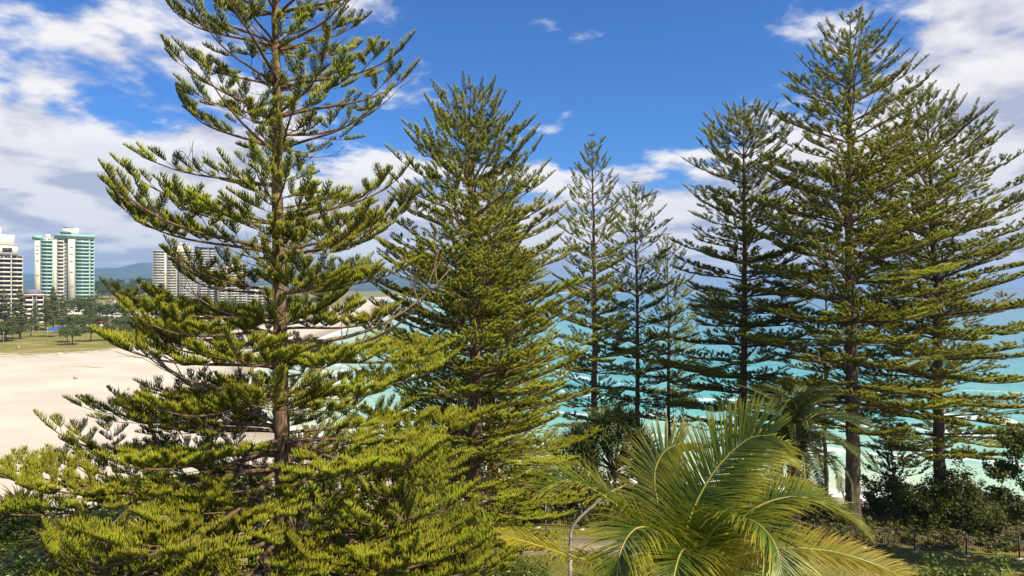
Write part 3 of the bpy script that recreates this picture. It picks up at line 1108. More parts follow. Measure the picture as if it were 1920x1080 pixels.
def coconut():
    D = 12.5
    c = P(1287, 1135, D)
    zb = hgt(c.x, c.y) - 0.2
    root = empty('coconut_palm', (c.x, c.y + 0.3, zb), 0, 'coconut palm with big arching yellow-green fronds in the foreground', 'palm tree')
    mb = MB()
    m = 70
    t = np.linspace(0, 1, m)
    h = c.z - zb - 0.1
    rings = 1 + 0.05 * (np.arange(m) % 2)
    mb.tube(np.column_stack([0.25 * np.sin(t * 1.6) - 0.25 * math.sin(1.6), -0.3 * t, t * h]), (0.17 - 0.05 * t + 0.08 * np.exp(-t * 14)) * rings, 12)
    obj('trunk', mb.mesh('trunk', True), M['bark'], root)
    o = np.array(root.location)
    C = np.array(c)

    def W(px, py, dd):
        return np.array(P(px, py, D + dd))
    # (control points beyond the crown, material, up vector, droop, leaf length)
    FR = [
        ([(1283, 1025, .1), (1300, 955, .2), (1342, 880, .25), (1400, 825, .2), (1448, 815, .0)], 'palm', (-0.30, -0.85, 0.30), 0.26, 1.05),
        ([(1235, 1030, -.3), (1175, 965, -.6), (1120, 922, -.8), (1065, 903, -1.0), (1020, 915, -1.1)], 'palm', (-0.15, -0.2, 1), 0.40, 0.95),
        ([(1262, 1030, .7), (1235, 950, 1.3), (1228, 885, 1.7), (1248, 845, 1.9), (1280, 830, 2.0)], 'palm', (-.4, -.8, .35), 0.28, 0.95),
        ([(1340, 1030, .2), (1405, 960, .4), (1480, 932, .5), (1552, 945, .5), (1615, 988, .4)], 'palm', (0.1, -0.2, 1), 0.42, 0.75),
        ([(1350, 1060, -.4), (1450, 1030, -.9), (1550, 1033, -1.2), (1640, 1058, -1.4), (1715, 1095, -1.5)], 'palm_old', (0.1, -0.35, 1), 0.28, 0.60),
        ([(1230, 1085, -.5), (1150, 1062, -1.0), (1070, 1042, -1.4), (1000, 1020, -1.7), (942, 1003, -1.9)], 'palm_old', (-0.1, -0.3, 1), 0.30, 0.46),
        ([(1270, 1050, -.6), (1235, 1000, -1.2), (1195, 990, -1.7), (1165, 1030, -2.2), (1155, 1100, -2.4)], 'palm', (-.2, -.3, 1), 0.75, 0.95),
        ([(1310, 1050, -.7), (1345, 985, -1.3), (1405, 975, -2.0), (1450, 1015, -2.5), (1470, 1090, -2.8)], 'palm', (.2, -.3, 1), 0.70, 0.95),
        ([(1330, 1030, .8), (1380, 935, 1.6), (1440, 900, 2.2), (1500, 905, 2.6), (1545, 940, 2.9)], 'palm', (.1, .1, 1), 0.55, 0.7),
        ([(1280, 1060, .9), (1228, 965, 1.9), (1190, 935, 2.5), (1160, 940, 2.9), (1140, 970, 3.1)], 'palm', (-.1, .1, 1), 0.65, 0.9),
        ([(1292, 1070, -.8), (1290, 1030, -1.5), (1275, 1040, -2.2), (1262, 1090, -2.7), (1255, 1160, -2.9)], 'palm', (0, -.3, 1), 0.75, 0.9),
        ([(1330, 1090, -.6), (1400, 1075, -1.3), (1475, 1100, -1.8), (1530, 1160, -2.1)], 'palm', (.2, -.2, 1), 0.6, 0.9),
        ([(1300, 1000, .3), (1330, 925, .6), (1382, 868, 1.0), (1432, 845, 1.4), (1475, 855, 1.7)], 'palm', (-.2, -.5, .6), 0.45, 0.95),
        ([(1240, 1110, -.2), (1160, 1110, -.3), (1080, 1140, -.4), (1030, 1190, -.5)], 'palm', (-.2, -.2, 1), 0.6, 0.9),
        ([(1340, 1110, .3), (1430, 1090, .6), (1520, 1110, .8), (1590, 1160, .9)], 'palm', (.2, -.1, 1), 0.55, 0.9),
    ]
    for i, (cp, mt, upv, dr, ll) in enumerate(FR):
        pts_ = [C - o] + [W(*q) - o for q in cp]
        rb, lf = gen_frond(pts_, 70 + i, ll, 0.0125, 200 if i < 5 else 140, 0.20, dr * 0.62, upv, 0.3)
        rb.materials.append(M['rachis'])
        lf.materials.append(M[mt])
        f = obj('frond', rb, None, root)
        obj('leaflets', lf, None, f)
        if mt == 'palm_old':
            f['label'] = 'yellowing frond'


coconut()


def date_palm():
    D = 34.5
    c = P(1488, 838, D)
    zb = hgt(c.x, D) - 0.2
    root = empty('date_palm', (c.x, D, zb), 0, 'dark green date palm crown between the coconut palm and thick pine trunk', 'palm tree')
    mb = MB()
    m = 40
    t = np.linspace(0, 1, m)
    h = c.z - zb
    mb.tube(np.column_stack([0 * t, 0 * t, t * h]), 0.30 + 0.05 * (np.arange(m) % 2) + 0.10 * (t > 0.9), 12)
    obj('trunk', mb.mesh('trunk', True), M['bark_dark'], root)
    lib = []
    for k in range(3):
        lib.append(gen_frond([(0, 0, 0), (0.9, 0.05 * k, 0.62 - .1 * k), (1.8, 0.1, 0.75 - .2 * k), (2.7, 0.0, 0.35 - .25 * k), (3.3, -0.1, -0.45 - .2 * k)], 90 + k, 0.50, 0.019, 85, 0.08, 0.15, None, 0.7, 0.03, 0.75))
        lib[-1][0].materials.append(M['rachis'])
        lib[-1][1].materials.append(M['date'])
    rg = random.Random(8)
    for i in range(60):
        k = i / 60
        tl = math.radians(72 - 105 * k + rg.uniform(-8, 8))
        rb, lf = rg.choice(lib)
        f = obj('frond', rb, None, root, (0, 0, h - 0.25 + 0.35 * (1 - k)), (rg.uniform(-.3, .3), -tl, i * 2.4), rg.uniform(0.92, 1.14))
        obj('leaflets', lf, None, f)


date_palm()


# ------------------------------------------------------------------ screw pines, shrubs
def gen_rosette(seed, n=60, ln=1.15, w=0.045):
    rng = np.random.RandomState(seed)
    mb = MB()
    for i in range(n):
        az = i * 2.4
        el = math.radians(82 - 95 * (i / n) + rng.uniform(-8, 8))
        d = np.array([math.cos(az) * math.cos(el), math.sin(az) * math.cos(el), math.sin(el)])
        l = ln * rng.uniform(0.75, 1.1)
        side = unit(np.cross(d, UP) + 1e-4)
        pts, cur, dd = [], np.zeros(3), d.copy()
        for k in range(6):
            pts.append(cur.copy())
            cur = cur + dd * l / 5
            dd = unit(dd - UP * (0.06 + 0.10 * k))
        wp = np.array([1, 1, 0.9, 0.7, 0.4, 0.05]) * w
        C = np.array(pts)
        nn = unit(np.cross(side, d))
        A = C + side * wp[:, None] + nn * (wp * 0.5)[:, None]
        B = C - side * wp[:, None] + nn * (wp * 0.5)[:, None]
        V = np.stack([A, C, B], 1).reshape(-1, 3)
        q = []
        for k in range(5):
            for c in range(2):
                q.append([k * 3 + c, k * 3 + c + 1, k * 3 + c + 4, k * 3 + c + 3])
        mb.add(V, q=q, a=np.repeat(np.linspace(0, 1, 6), 3), r=np.full(18, rng.rand()))
    return mb.mesh('leaf_rosette', False)


ROS = {k: [gen_rosette(200 + i) for i in range(3)] for k in ('strap', 'strap_pale')}
for k, l in ROS.items():
    for me in l:
        me.materials.append(M[k])


def pandanus(px, D, top_py, spread_px, heads, kind, label, seed, base=None):
    rg = random.Random(seed)
    x = (px - CX) / F * D
    zb = hgt(x, D) - 0.1
    ztop = HC - (top_py - CY) / F * D - 0.7
    root = empty('screw_pine', (x, D, zb), 0, label, 'screw pine', 'screw pines on the headland')
    H = max(ztop - zb, 1.2)
    sp = spread_px / F * D
    fork = H * 0.45
    mb = MB()
    mb.tube([(0, 0, 0), (0.05, 0, fork * .5), (0, 0.05, fork)], [0.15, 0.12, 0.11], 8)
    ends = []
    for i in range(heads):
        a = i * 2.4 + rg.uniform(-.4, .4)
        r = sp * math.sqrt((i + 0.5) / heads)
        e = (r * math.cos(a), r * math.sin(a) * 0.8, H - (r / sp) ** 2 * H * 0.38 - rg.uniform(0, 0.5))
        ends.append(e)
        mb.tube([(0, 0.03, fork * 0.95), (e[0] * .45, e[1] * .45, fork + (e[2] - fork) * .35), (e[0] * .9, e[1] * .9, e[2] - .4), e], [0.08, 0.065, 0.05, 0.05], 6)
    obj('stem', mb.mesh('stem', True), M['bark_dark'], root)
    for e in ends:
        obj('leaf_rosette', rg.choice(ROS[kind]), None, root, e, (rg.uniform(-.4, .4), rg.uniform(-.4, .4), rg.uniform(0, 6)), rg.uniform(0.95, 1.4))


pandanus(1152, 43, 752, 62, 26, 'strap', 'dark spiky screw pine clump between the two slim pine trunks', 41)
pandanus(1078, 42, 800, 40, 14, 'strap', 'dark spiky screw pine left of the slim pine with bare leader', 42)
pandanus(1014, 40.6, 880, 32, 12, 'strap', 'screw pine on a thin stem behind the path fence', 43)
pandanus(1225, 42, 840, 45, 14, 'strap', 'dark screw pine behind the coconut palm fronds', 44)
pandanus(30, 27, 905, 44, 7, 'strap_pale', 'yellowing screw pine at the left edge above the sand', 45)
pandanus(130, 25, 950, 50, 10, 'strap_pale', 'pale green screw pine below the long left bough of the nearest pine', 46)


def gen_leaves(n_cl, per, rx, ry, rz, seed, leaf=0.10, cl_r=0.35, shell=0.45, flat=0.0):
    """leaf clumps spread through an uneven crown"""
    rng = np.random.RandomState(seed)
    d = nrm(rng.normal(0, 1, (n_cl, 3)))
    d[:, 2] = np.where(d[:, 2] < -0.5, -d[:, 2] * 0.6, d[:, 2])
    lob = 1 + 0.22 * np.sin(d[:, 0] * 5 + seed) + 0.20 * np.sin(d[:, 1] * 6 + 2 * seed) + 0.15 * np.sin(d[:, 2] * 7 + seed)
    rad = (shell + (1 - shell) * rng.rand(n_cl) ** 0.6) * lob
    c = d * rad[:, None] * np.array([rx, ry, rz])
    cr = cl_r * rng.uniform(0.6, 1.3, n_cl)
    crn = rng.rand(n_cl)
    n = n_cl * per
    ci = np.repeat(np.arange(n_cl), per)
    off = nrm(rng.normal(0, 1, (n, 3))) * (rng.rand(n) ** 0.45 * cr[ci])[:, None]
    p = c[ci] + off
    out = nrm(off + 0.35 * nrm(p) * cr[ci][:, None] + np.array([0, 0, 0.12]))
    nor = nrm(out * 0.5 + rng.normal(0, 0.55, (n, 3)) + np.array([0, 0, 0.55]))
    dr = nrm(np.cross(nor, rng.normal(0, 1, (n, 3))))
    sd = np.cross(nor, dr)
    l = leaf * rng.uniform(0.7, 1.3, n)[:, None]
    V = np.stack([p - dr * l * 0.5, p + sd * l * 0.30 + nor * l * 0.08, p + dr * l * 0.55 - nor * l * 0.06, p - sd * l * 0.30 + nor * l * 0.08], 1)
    t = np.array([[0, 1, 2], [0, 2, 3]])[None] + (np.arange(n) * 4)[:, None, None]
    a = np.tile(np.array([0.1, 0.5, 0.9, 0.5]), n)
    r = np.clip(crn[ci] * 0.6 + rng.rand(n) * 0.4, 0, 1)
    mb = MB()
    mb.add(V.reshape(-1, 3), t=t.reshape(-1, 3), a=a, r=np.repeat(r, 4))
    return mb, c


def shrub(name, px, py, D, wpx, hpx, mat, label, group, seed, leaf=0.11, dens=1.0, cat='shrub', loc=None):
    """crown centred on the given pixel, stems down to the ground"""
    c = P(px, py, D) if loc is None else Vector(loc)
    rx, rz = wpx / F * D, hpx / F * D
    zb = hgt(c.x, c.y) - 0.15
    root = empty(name, (c.x, c.y, zb), 0, label, cat, group)
    ncl = max(40, int(rx * rz * 30 * dens))
    mb, cs = gen_leaves(ncl, 60, rx, rx * 0.85, rz, seed, leaf * 1.45, 0.42, 0.4)
    crown = obj('crown', mb.mesh('crown', False), M[mat], root, (0, 0, c.z - zb))
    st = MB()
    rg = random.Random(seed)
    hz = c.z - zb
    for i in range(7):
        e = cs[rg.randrange(len(cs))]
        st.tube([(0.1 * math.cos(i), 0.1 * math.sin(i), 0), (e[0] * .35, e[1] * .35, hz * 0.5), (e[0] * .9, e[1] * .9, max(hz + e[2] * .9, 0.4))],
                [0.06 + 0.012 * rx, 0.05, 0.015], 5)
    obj('stem', st.mesh('stem', True), M['twig'], root)
    return root


GS = 'leafy shrubs on the headland slope'
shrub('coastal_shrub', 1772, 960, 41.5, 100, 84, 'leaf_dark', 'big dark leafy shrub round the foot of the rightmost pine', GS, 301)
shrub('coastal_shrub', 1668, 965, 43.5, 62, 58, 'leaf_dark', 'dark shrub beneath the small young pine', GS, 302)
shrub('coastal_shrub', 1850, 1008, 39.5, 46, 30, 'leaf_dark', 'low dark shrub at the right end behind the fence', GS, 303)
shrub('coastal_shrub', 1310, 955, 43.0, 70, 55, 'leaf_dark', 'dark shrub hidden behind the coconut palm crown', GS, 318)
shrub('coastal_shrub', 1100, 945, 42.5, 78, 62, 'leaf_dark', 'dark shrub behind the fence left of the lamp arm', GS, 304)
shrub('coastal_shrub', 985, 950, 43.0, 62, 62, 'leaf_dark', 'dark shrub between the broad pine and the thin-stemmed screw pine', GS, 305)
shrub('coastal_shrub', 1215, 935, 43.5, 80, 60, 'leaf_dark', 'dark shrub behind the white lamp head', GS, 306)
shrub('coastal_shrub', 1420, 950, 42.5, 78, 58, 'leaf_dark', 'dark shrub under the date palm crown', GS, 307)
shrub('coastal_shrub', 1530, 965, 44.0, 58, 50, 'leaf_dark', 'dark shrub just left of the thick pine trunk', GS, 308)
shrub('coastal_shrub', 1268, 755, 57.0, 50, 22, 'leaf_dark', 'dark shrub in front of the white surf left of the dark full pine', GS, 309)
shrub('coastal_shrub', 305, 935, 33.0, 75, 42, 'leaf', 'bright green rounded shrub above the sand left of the nearest trunk', GS, 310, 0.10)
shrub('coastal_shrub', 425, 912, 34.0, 70, 40, 'leaf', 'green shrub close to the left of the nearest trunk', GS, 311, 0.10)
shrub('coastal_shrub', 165, 995, 27.0, 80, 52, 'leaf', 'green shrub below the pale screw pine at lower left', GS, 312, 0.09)
shrub('coastal_shrub', 590, 940, 30.0, 90, 60, 'leaf', 'green shrub just behind the nearest trunk on its right', GS, 313, 0.10)
shrub('coastal_shrub', 20, 1010, 26.0, 70, 50, 'leaf', 'green shrub at the left edge below the yellowing screw pine', GS, 314, 0.09)
shrub('coastal_shrub', 30, 1090, 19.0, 110, 60, 'leaf', 'green shrub in the very corner at lower left', GS, 319, 0.08)
shrub('coastal_shrub', 470, 1010, 24.0, 110, 70, 'leaf', 'green shrub in the shade under the nearest pine', GS, 315, 0.09)
shrub('coastal_shrub', 940, 1062, 30.0, 48, 22, 'leaf', 'low green shrub at the foot of the broad pine', GS, 316, 0.09)
shrub('coastal_shrub', 985, 1088, 25.0, 55, 26, 'leaf', 'low green shrub on the lawn left of the lamp post', GS, 320, 0.08)
shrub('coastal_shrub', 1830, 1098, 23.0, 105, 38, 'leaf', 'pale leafy shrub tops in the lower right corner on the lawn', GS, 317, 0.10)


def ground_cover():
    rng = np.random.RandomState(9)
    n_cl = 6500
    x = rng.uniform(-34, 40, n_cl)
    y = 40.2 - 0.16 * x + rng.uniform(0.5, 22, n_cl)
    h = height(x, y)
    rad = rng.uniform(0.25, 0.6, n_cl)
    per = 16
    ci = np.repeat(np.arange(n_cl), per)
    n = len(ci)
    off = nrm(rng.normal(0, 1, (n, 3))) * (rng.rand(n) ** 0.5 * rad[ci])[:, None]
    off[:, 2] = np.abs(off[:, 2]) * 0.9
    p = np.stack([x, y, h], -1)[ci] + off
    nor = nrm(rng.normal(0, 0.5, (n, 3)) + UP)
    dr = nrm(np.cross(nor, rng.normal(0, 1, (n, 3))))
    sd = np.cross(nor, dr)
    l = rng.uniform(0.16, 0.32, n)[:, None]
    V = np.stack([p - dr * l * .5, p + sd * l * .3, p + dr * l * .5 + nor * l * .2, p - sd * l * .3], 1)
    t = np.array([[0, 1, 2], [0, 2, 3]])[None] + (np.arange(n) * 4)[:, None, None]
    mb = MB()
    mb.add(V.reshape(-1, 3), t=t.reshape(-1, 3), a=np.tile([.1, .5, .9, .5], n), r=np.repeat(rng.rand(n_cl)[ci], 4))
    tag(obj('ground_cover', mb.mesh('ground_cover'), M['leaf_cover']), 'low dark creepers covering the slope behind the fence', 'ground cover', kind='stuff')


ground_cover()


# broadleaf tree leaning in from the right edge
def right_tree():
    D = 33.0
    x = P(2085, 0, D).x
    zb = hgt(x, D) - 0.2
    root = empty('broadleaf_tree', (x, D, zb), 0, 'dark broadleaf tree reaching in at the right edge above the surf', 'tree')
    cr = MB()
    tr = MB()
    tr.tube([(0, 0, 0), (-0.2, 0, 1.6), (-0.5, 0, 3.4), (-0.9, 0, 5.0)], [0.28, 0.22, 0.17, 0.10], 9)
    mesh_parts = []
    for k, (px, py, dd, r, n) in enumerate(((1935, 850, 0, 1.5, 60), (1885, 885, .4, 0.85, 28), (1872, 930, .2, 0.6, 18), (1960, 915, -.5, 1.3, 50), (2040, 830, 0, 1.8, 70), (2080, 920, -.4, 1.7, 60), (1905, 965, -.2, 0.42, 8), (1900, 820, .6, 0.5, 10))):
        c = P(px, py, D + dd) - Vector((x, D, zb))
        mb, _ = gen_leaves(n, 40, r, r * .8, r * .72, 400 + k, 0.17, 0.34, 0.3)
        v = np.vstack(mb.v) + np.array(c)
        cr.add(v, t=np.vstack(mb.t), a=np.concatenate(mb.a), r=np.concatenate(mb.r))
        tr.tube([(-0.5, 0, 3.2), ((c.x - .5) * .55, c.y * .5, 3.2 + (c.z - 3.2) * .35), (c.x, c.y, c.z)], [0.10, 0.06, 0.02], 6)
    obj('trunk', tr.mesh('trunk', True), M['bark_dark'], root)
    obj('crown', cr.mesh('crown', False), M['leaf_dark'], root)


right_tree()


def lawn_grass():
    rng = np.random.RandomState(19)
    n = 60000
    x = rng.uniform(-8, 30, n)
    y = rng.uniform(24, 40.5, n)
    keep = (y < 39.7 - 0.16 * x)
    pc = np.array([(-26, 27), (-17, 31.5), (-9, 35.2), (-3, 36.7), (3, 36.9), (8, 36.2), (12.5, 33.6), (16, 29), (18, 22)], float)
    py_ = np.interp(x, pc[:, 0], pc[:, 1])
    keep &= (np.abs(y - py_) > 1.35 + 1.3 * (x > 10)) | (x > 17.5)
    x, y = x[keep], y[keep]
    n = len(x)
    h = height(x, y)
    a = rng.rand(n) * 6.28
    l = rng.uniform(0.05, 0.13, n)
    p = np.stack([x, y, h - 0.01], -1)
    d = np.stack([np.cos(a), np.sin(a), np.zeros(n)], -1)
    tip = p + np.stack([-np.sin(a) * l * .5, np.cos(a) * l * .5, l], -1)
    V = np.stack([p - d * .016, p + d * .016, tip], 1)
    t = np.arange(n * 3).reshape(-1, 3)
    mb = MB()
    mb.add(V.reshape(-1, 3), t=t, a=np.tile([0, 0, 1.0], n), r=np.repeat(rng.rand(n), 3))
    tag(obj('lawn_grass', mb.mesh('lawn_grass'), M['leaf_cover']), 'short olive lawn grass in front of the fence', 'grass', kind='stuff')


lawn_grass()


# fine soft she-oak clumps showing between the pine fans
def wispy(px, py, D, wpx, hpx, label, seed):
    c = P(px, py, D)
    rx, rz = wpx / F * D, hpx / F * D
    zb = hgt(c.x, D) - 0.1
    rng = np.random.RandomState(seed)
    root = empty('she_oak', (c.x, D, zb), 0, label, 'tree', 'soft needle she-oaks below the pines')
    n = 5200
    d = nrm(rng.normal(0, 1, (n, 3)))
    d[:, 2] = np.abs(d[:, 2]) * np.where(rng.rand(n) < 0.2, -1, 1)
    p = d * (rng.rand(n) ** 0.5)[:, None] * np.array([rx, rx, rz]) * 0.85
    dr = nrm(d * 0.7 + UP * 0.6 + rng.normal(0, 0.35, (n, 3)))
    sd = nrm(np.cross(dr, rng.normal(0, 1, (n, 3))))
    l = rng.uniform(0.22, 0.42, n)[:, None]
    w = 0.0045
    mid = p + dr * l * 0.55
    tip = mid + nrm(dr - UP * 0.5) * l * 0.5
    V = np.stack([p - sd * w, p + sd * w, mid + sd * w, mid - sd * w, tip], 1)
    b = (np.arange(n) * 5)[:, None, None]
    mb = MB()
    mb.add(V.reshape(-1, 3), t=(np.array([[3, 2, 4]])[None] + b).reshape(-1, 3), q=(np.array([[0, 1, 2, 3]])[None] + b).reshape(-1, 4),
           a=np.tile([0, 0, .5, .5, 1.0], n), r=np.repeat(rng.rand(n), 5))
    obj('crown', mb.mesh('crown', False), M['wisp'], root, (0, 0, c.z - zb))
    st = MB()
    h = c.z - zb
    st.tube([(0, 0, 0), (0.1, 0, h * .5), (0, 0, h)], [0.08, 0.06, 0.03], 6)
    for k in range(8):
        e = p[rng.randint(n)]
        st.tube([(0, 0, h - rz * .4), (e[0] * .5, e[1] * .5, h + e[2] * .3), (e[0], e[1], h + e[2])], [0.03, 0.015, 0.006], 4)
    obj('trunk', st.mesh('trunk', True), M['twig'], root)


wispy(785, 895, 22.0, 62, 46, 'soft fine-needled she-oak crown in the middle of the lower pine boughs', 501)
wispy(868, 985, 25.0, 46, 36, 'soft olive she-oak in front of the broad pine trunk beside the path', 502)
wispy(850, 1065, 19.0, 48, 34, 'soft olive she-oak top at the bottom edge left of the path', 503)


# ------------------------------------------------------------------ fence, lamp, post
def fence():
    x0, x1 = -6.0, 34.0
    n = 17
    lab = 'black metal bar fence along the headland edge behind lawn and path'
    root = empty('bar_fence', (x0, 39.9 - 0.16 * x0, hgt(x0, 39.9 - 0.16 * x0)), 0, lab, 'fence')
    o = np.array(root.location)
    xs = np.linspace(x0, x1, n)
    pp = []
    for x in xs:
        y = 39.9 - 0.16 * x
        pp.append(np.array([x, y, hgt(x, y)]) - o)
    post = MB()
    post.box((0, 0, 0.55), (0.06, 0.06, 1.20))
    post.box((0, 0, 1.165), (0.075, 0.075, 0.025))
    pm = post.mesh('post')
    foot = MB()
    foot.prism([(0.17 * math.cos(a), 0.17 * math.sin(a)) for a in np.linspace(0, 2 * math.pi, 12, endpoint=False)], -0.2, 0.05)
    fm = foot.mesh('footing')
    for p in pp:
        q = obj('post', pm, M['iron'], root, tuple(p))
        obj('footing', fm, M['concrete'], q)
    for a, b in zip(pp[:-1], pp[1:]):
        for h in (0.14, 1.08):
            r = MB()
            r.tube([a + UP * h, b + UP * h], 0.021, 4)
            obj('rail', r.mesh('rail'), M['iron'], root)
        bars = MB()
        k = int(np.linalg.norm(b - a) / 0.115)
        for i in range(1, k):
            c = a + (b - a) * i / k
            bars.tube([c + UP * 0.15, c + UP * 1.075], 0.0095, 4)
        tag(obj('bars', bars.mesh('bars'), M['iron'], root), kind='stuff')


fence()


def lamp():
    D = 28.0
    x = P(1069, 0, D).x
    zb = hgt(x, D) - 0.05
    root = empty('street_lamp', (x, D, zb), 0, 'pale steel street lamp with bent arm among the palm fronds', 'street lamp')

    def L(px, py):
        q = P(px, py, D)
        return (q.x - x, 0, q.z - zb)
    a = L(1069, 1032)
    mb = MB()
    mb.tube([(0, 0, 0), (0, 0, a[2])], 0.085, 14)
    mb.tube([(0, 0, 0), (0, 0, 0.04)], 0.22, 14)
    obj('post', mb.mesh('post', True), M['galv'], root)
    mb = MB()
    mb.tube([(0, 0, a[2] - 0.03), (0, 0, a[2] + 0.05)], 0.10, 14)
    obj('collar', mb.mesh('collar', True), M['galv'], root)
    cp = [(0, 0, a[2])] + [L(*q) for q in ((1069, 1005), (1073, 990), (1083, 975), (1103, 956), (1140, 926), (1176, 908))]
    sp, _ = spline(cp, 8)
    mb = MB()
    mb.tube(sp, np.linspace(0.066, 0.042, len(sp)), 12)
    obj('arm', mb.mesh('arm', True), M['galv'], root)
    h = L(1187, 906)
    mb = MB()
    w = 0.17
    mb.prism([(-w, -.14), (w, -.14), (w, .14), (-w, .14)], 0.0, 0.20)
    mb.prism([(-w * .8, -.11), (w * .8, -.11), (w * .8, .11), (-w * .8, .11)], 0.20, 0.27)
    hd = obj('lamp_head', mb.mesh('lamp_head'), M['lamp_white'], root, (h[0], 0, h[2] - 0.08), (0, -0.12, 0))
    mb = MB()
    mb.box((0, 0, -0.012), (0.26, 0.18, 0.02))
    obj('lens', mb.mesh('lens'), M['glass'], hd)
    D = 39.0
    x = P(1023, 0, D).x
    zb = hgt(x, D)
    mb = MB()
    mb.tube([(0, 0, -.1), (0, 0, 1.0), (0, 0, 2.0)], 0.035, 8)
    mb.tube([(0, 0, 2.0), (0, 0, 2.03)], 0.045, 8)
    tag(obj('metal_post', mb.mesh('metal_post', True), M['galv'], None, (x, D, zb)), 'thin grey metal post beside the path fence', 'post')


lamp()


# ------------------------------------------------------------------ the town
def tower(name, px0, px1, D, roof_py, floor_h, bays, label, depth=18.0, wall='white', z0=3.2, extras=None, rot=0.0, pane='glass'):
    """bays: list of (width share, kind, parapet material, projection)"""
    x0, x1 = (px0 - CX) / F * D, (px1 - CX) / F * D
    W = x1 - x0
    ztop = HC - (roof_py - CY) / F * D
    nf = max(2, int(round((ztop - z0) / floor_h)))
    fh = (ztop - z0) / nf
    # face the camera
    az = math.atan2(-(x0 + x1) / 2, D) + rot
    root = empty(name, ((x0 + x1) / 2, D, z0), az, label, 'building', 'tower blocks behind the beach')
    W = W * math.cos(az) if abs(az) < 1 else W
    core = MB()
    tot = sum(b[0] for b in bays)
    x = -W / 2
    spans = []
    for (sh, kind, mt, pr) in bays:
        w = W * sh / tot
        spans.append((x, x + w, kind, mt, pr))
        core.prism([(x, -pr), (x + w, -pr), (x + w, depth), (x, depth)], -1.0, ztop - z0 + (0.8 if kind == 'wall' else 0.0))
        x += w
    obj('wall', core.mesh('wall'), M[wall], root)
    mcache = {}
    rg = random.Random(int(px0) + 7)
    for (a, b, kind, mt, pr) in spans:
        w = b - a
        nw = max(1, int(round(w / 4.2)))
        for f in range(nf):
            z = f * fh
            if kind == 'balcony':
                key = ('bal', round(w, 2), mt)
                if key not in mcache:
                    mb = MB()
                    mb.box((0, -0.75, 0.1), (w - 0.04, 1.5, 0.2))
                    mb.box((0, -1.46, 0.62), (w - 0.04, 0.12, 0.85))
                    for s in (-1, 1):
                        mb.box((s * (w / 2 - 0.12), -0.75, 0.62), (0.1, 1.36, 0.85))
                        mb.box((s * (w / 2 - 0.15), -1.2, fh / 2), (0.22, 0.3, fh - 0.06))
                    mcache[key] = mb.mesh('balcony')
                obj('balcony', mcache[key], M[mt], root, ((a + b) / 2, -pr, z))
            elif kind == 'band':
                key = ('band', round(w, 2), mt)
                if key not in mcache:
                    mb = MB()
                    mb.box((0, -0.25, 0.45), (w - 0.04, 0.5, 0.9))
                    mcache[key] = mb.mesh('balcony')
                obj('balcony', mcache[key], M[mt], root, ((a + b) / 2, -pr, z))
            ww = (w / nw) * (0.78 if kind in ('balcony', 'band') else 0.42)
            hh = fh * (0.62 if kind != 'wall' else 0.42)
            for k in range(nw):
                if kind == 'wall' and rg.random() < 0.45:
                    continue
                if kind == 'blank':
                    continue
                key = ('win', round(ww, 2), round(hh, 2))
                if key not in mcache:
                    mb = MB()
                    mb.box((0, 0, 0), (ww, 0.10, hh))
                    mb.box((0, -0.06, 0), (0.08, 0.06, hh))
                    mcache[key] = mb.mesh('window')
                obj('window', mcache[key], M[pane], root, (a + (k + 0.5) * w / nw, -pr - 0.03, z + fh * 0.56))
    for (nm, xa, xb, za, zb, ya, yb, mt) in (extras or []):
        mb = MB()
        mb.prism([(W * xa, ya), (W * xb, ya), (W * xb, yb), (W * xa, yb)], ztop - z0 + za, ztop - z0 + zb)
        obj(nm, mb.mesh(nm), M[mt], root)
    return root


tower('apartment_tower', -60, 44, 480, 478, 3.1,
      [(1.2, 'balcony', 'white', 0), (1.2, 'balcony', 'white', 0.6), (1.2, 'balcony', 'white', 0), (1.0, 'balcony', 'white', -0.5)],
      'white balconied tower with brown recesses at the left edge of the photo', wall='brown',
      extras=[('upper_storey', -.5, .40, .01, 7.5, -0.5, 14, 'white'), ('upper_window', -.2, -.05, 2.2, 5.2, -0.56, -0.48, 'glass'), ('upper_window', .12, .3, 2.2, 5.2, -0.56, -0.48, 'glass'),
              ('penthouse', -.5, .34, 7.5, 14.5, 1.0, 13, 'white'), ('roof_slab', -.5, .42, 7.45, 7.9, -1.0, 14.5, 'white'), ('plant_room', -.5, .10, 14.5, 19.5, 3, 11, 'white')])
tower('apartment_tower', 66, 178, 560, 447, 2.95,
      [(0.75, 'wall', 'white', 0.4), (1.5, 'balcony', 'pale_teal', 0), (0.5, 'blank', 'white', 0.2), (0.9, 'balcony', 'white', -0.6), (0.5, 'band', 'slate', -2.0), (0.9, 'wall', 'white', 0.8), (1.9, 'balcony', 'pale_teal', 0.3), (0.6, 'balcony', 'pale_teal', -1.5)],
      'cream and teal balconied tower with teal roof rim, hills behind', wall='cream', pane='glass_pale',
      extras=[('roof_cap', -.54, -.36, -1.2, 1.6, -1.4, 12, 'teal'), ('roof_rim', -.18, .51, 1.2, 3.4, -2.2, 17, 'teal'), ('upper_storey', -.17, .5, .01, 1.25, -1.3, 16, 'cream'), ('plant_room', -.05, .23, 3.4, 9.0, 2, 12, 'white'),
              ('plant_room_band', -.08, .10, 3.4, 5.0, -0.5, 2.1, 'glass'), ('plant_roof', -.04, .16, 9.0, 9.7, 1.5, 12.5, 'teal'), ('roof_box', -.33, -.24, 0, 3.0, 1, 6, 'white')])
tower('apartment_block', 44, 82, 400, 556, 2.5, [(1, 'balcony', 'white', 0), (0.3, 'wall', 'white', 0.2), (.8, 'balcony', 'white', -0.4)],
      'low grey and white apartment block between the two left towers', depth=12, wall='slate', extras=[('roof_slab', -.52, .52, 0.82, 1.4, -1.8, 12, 'white'), ('upper_storey', -.45, .4, 1.4, 4.0, 1, 10, 'slate')])
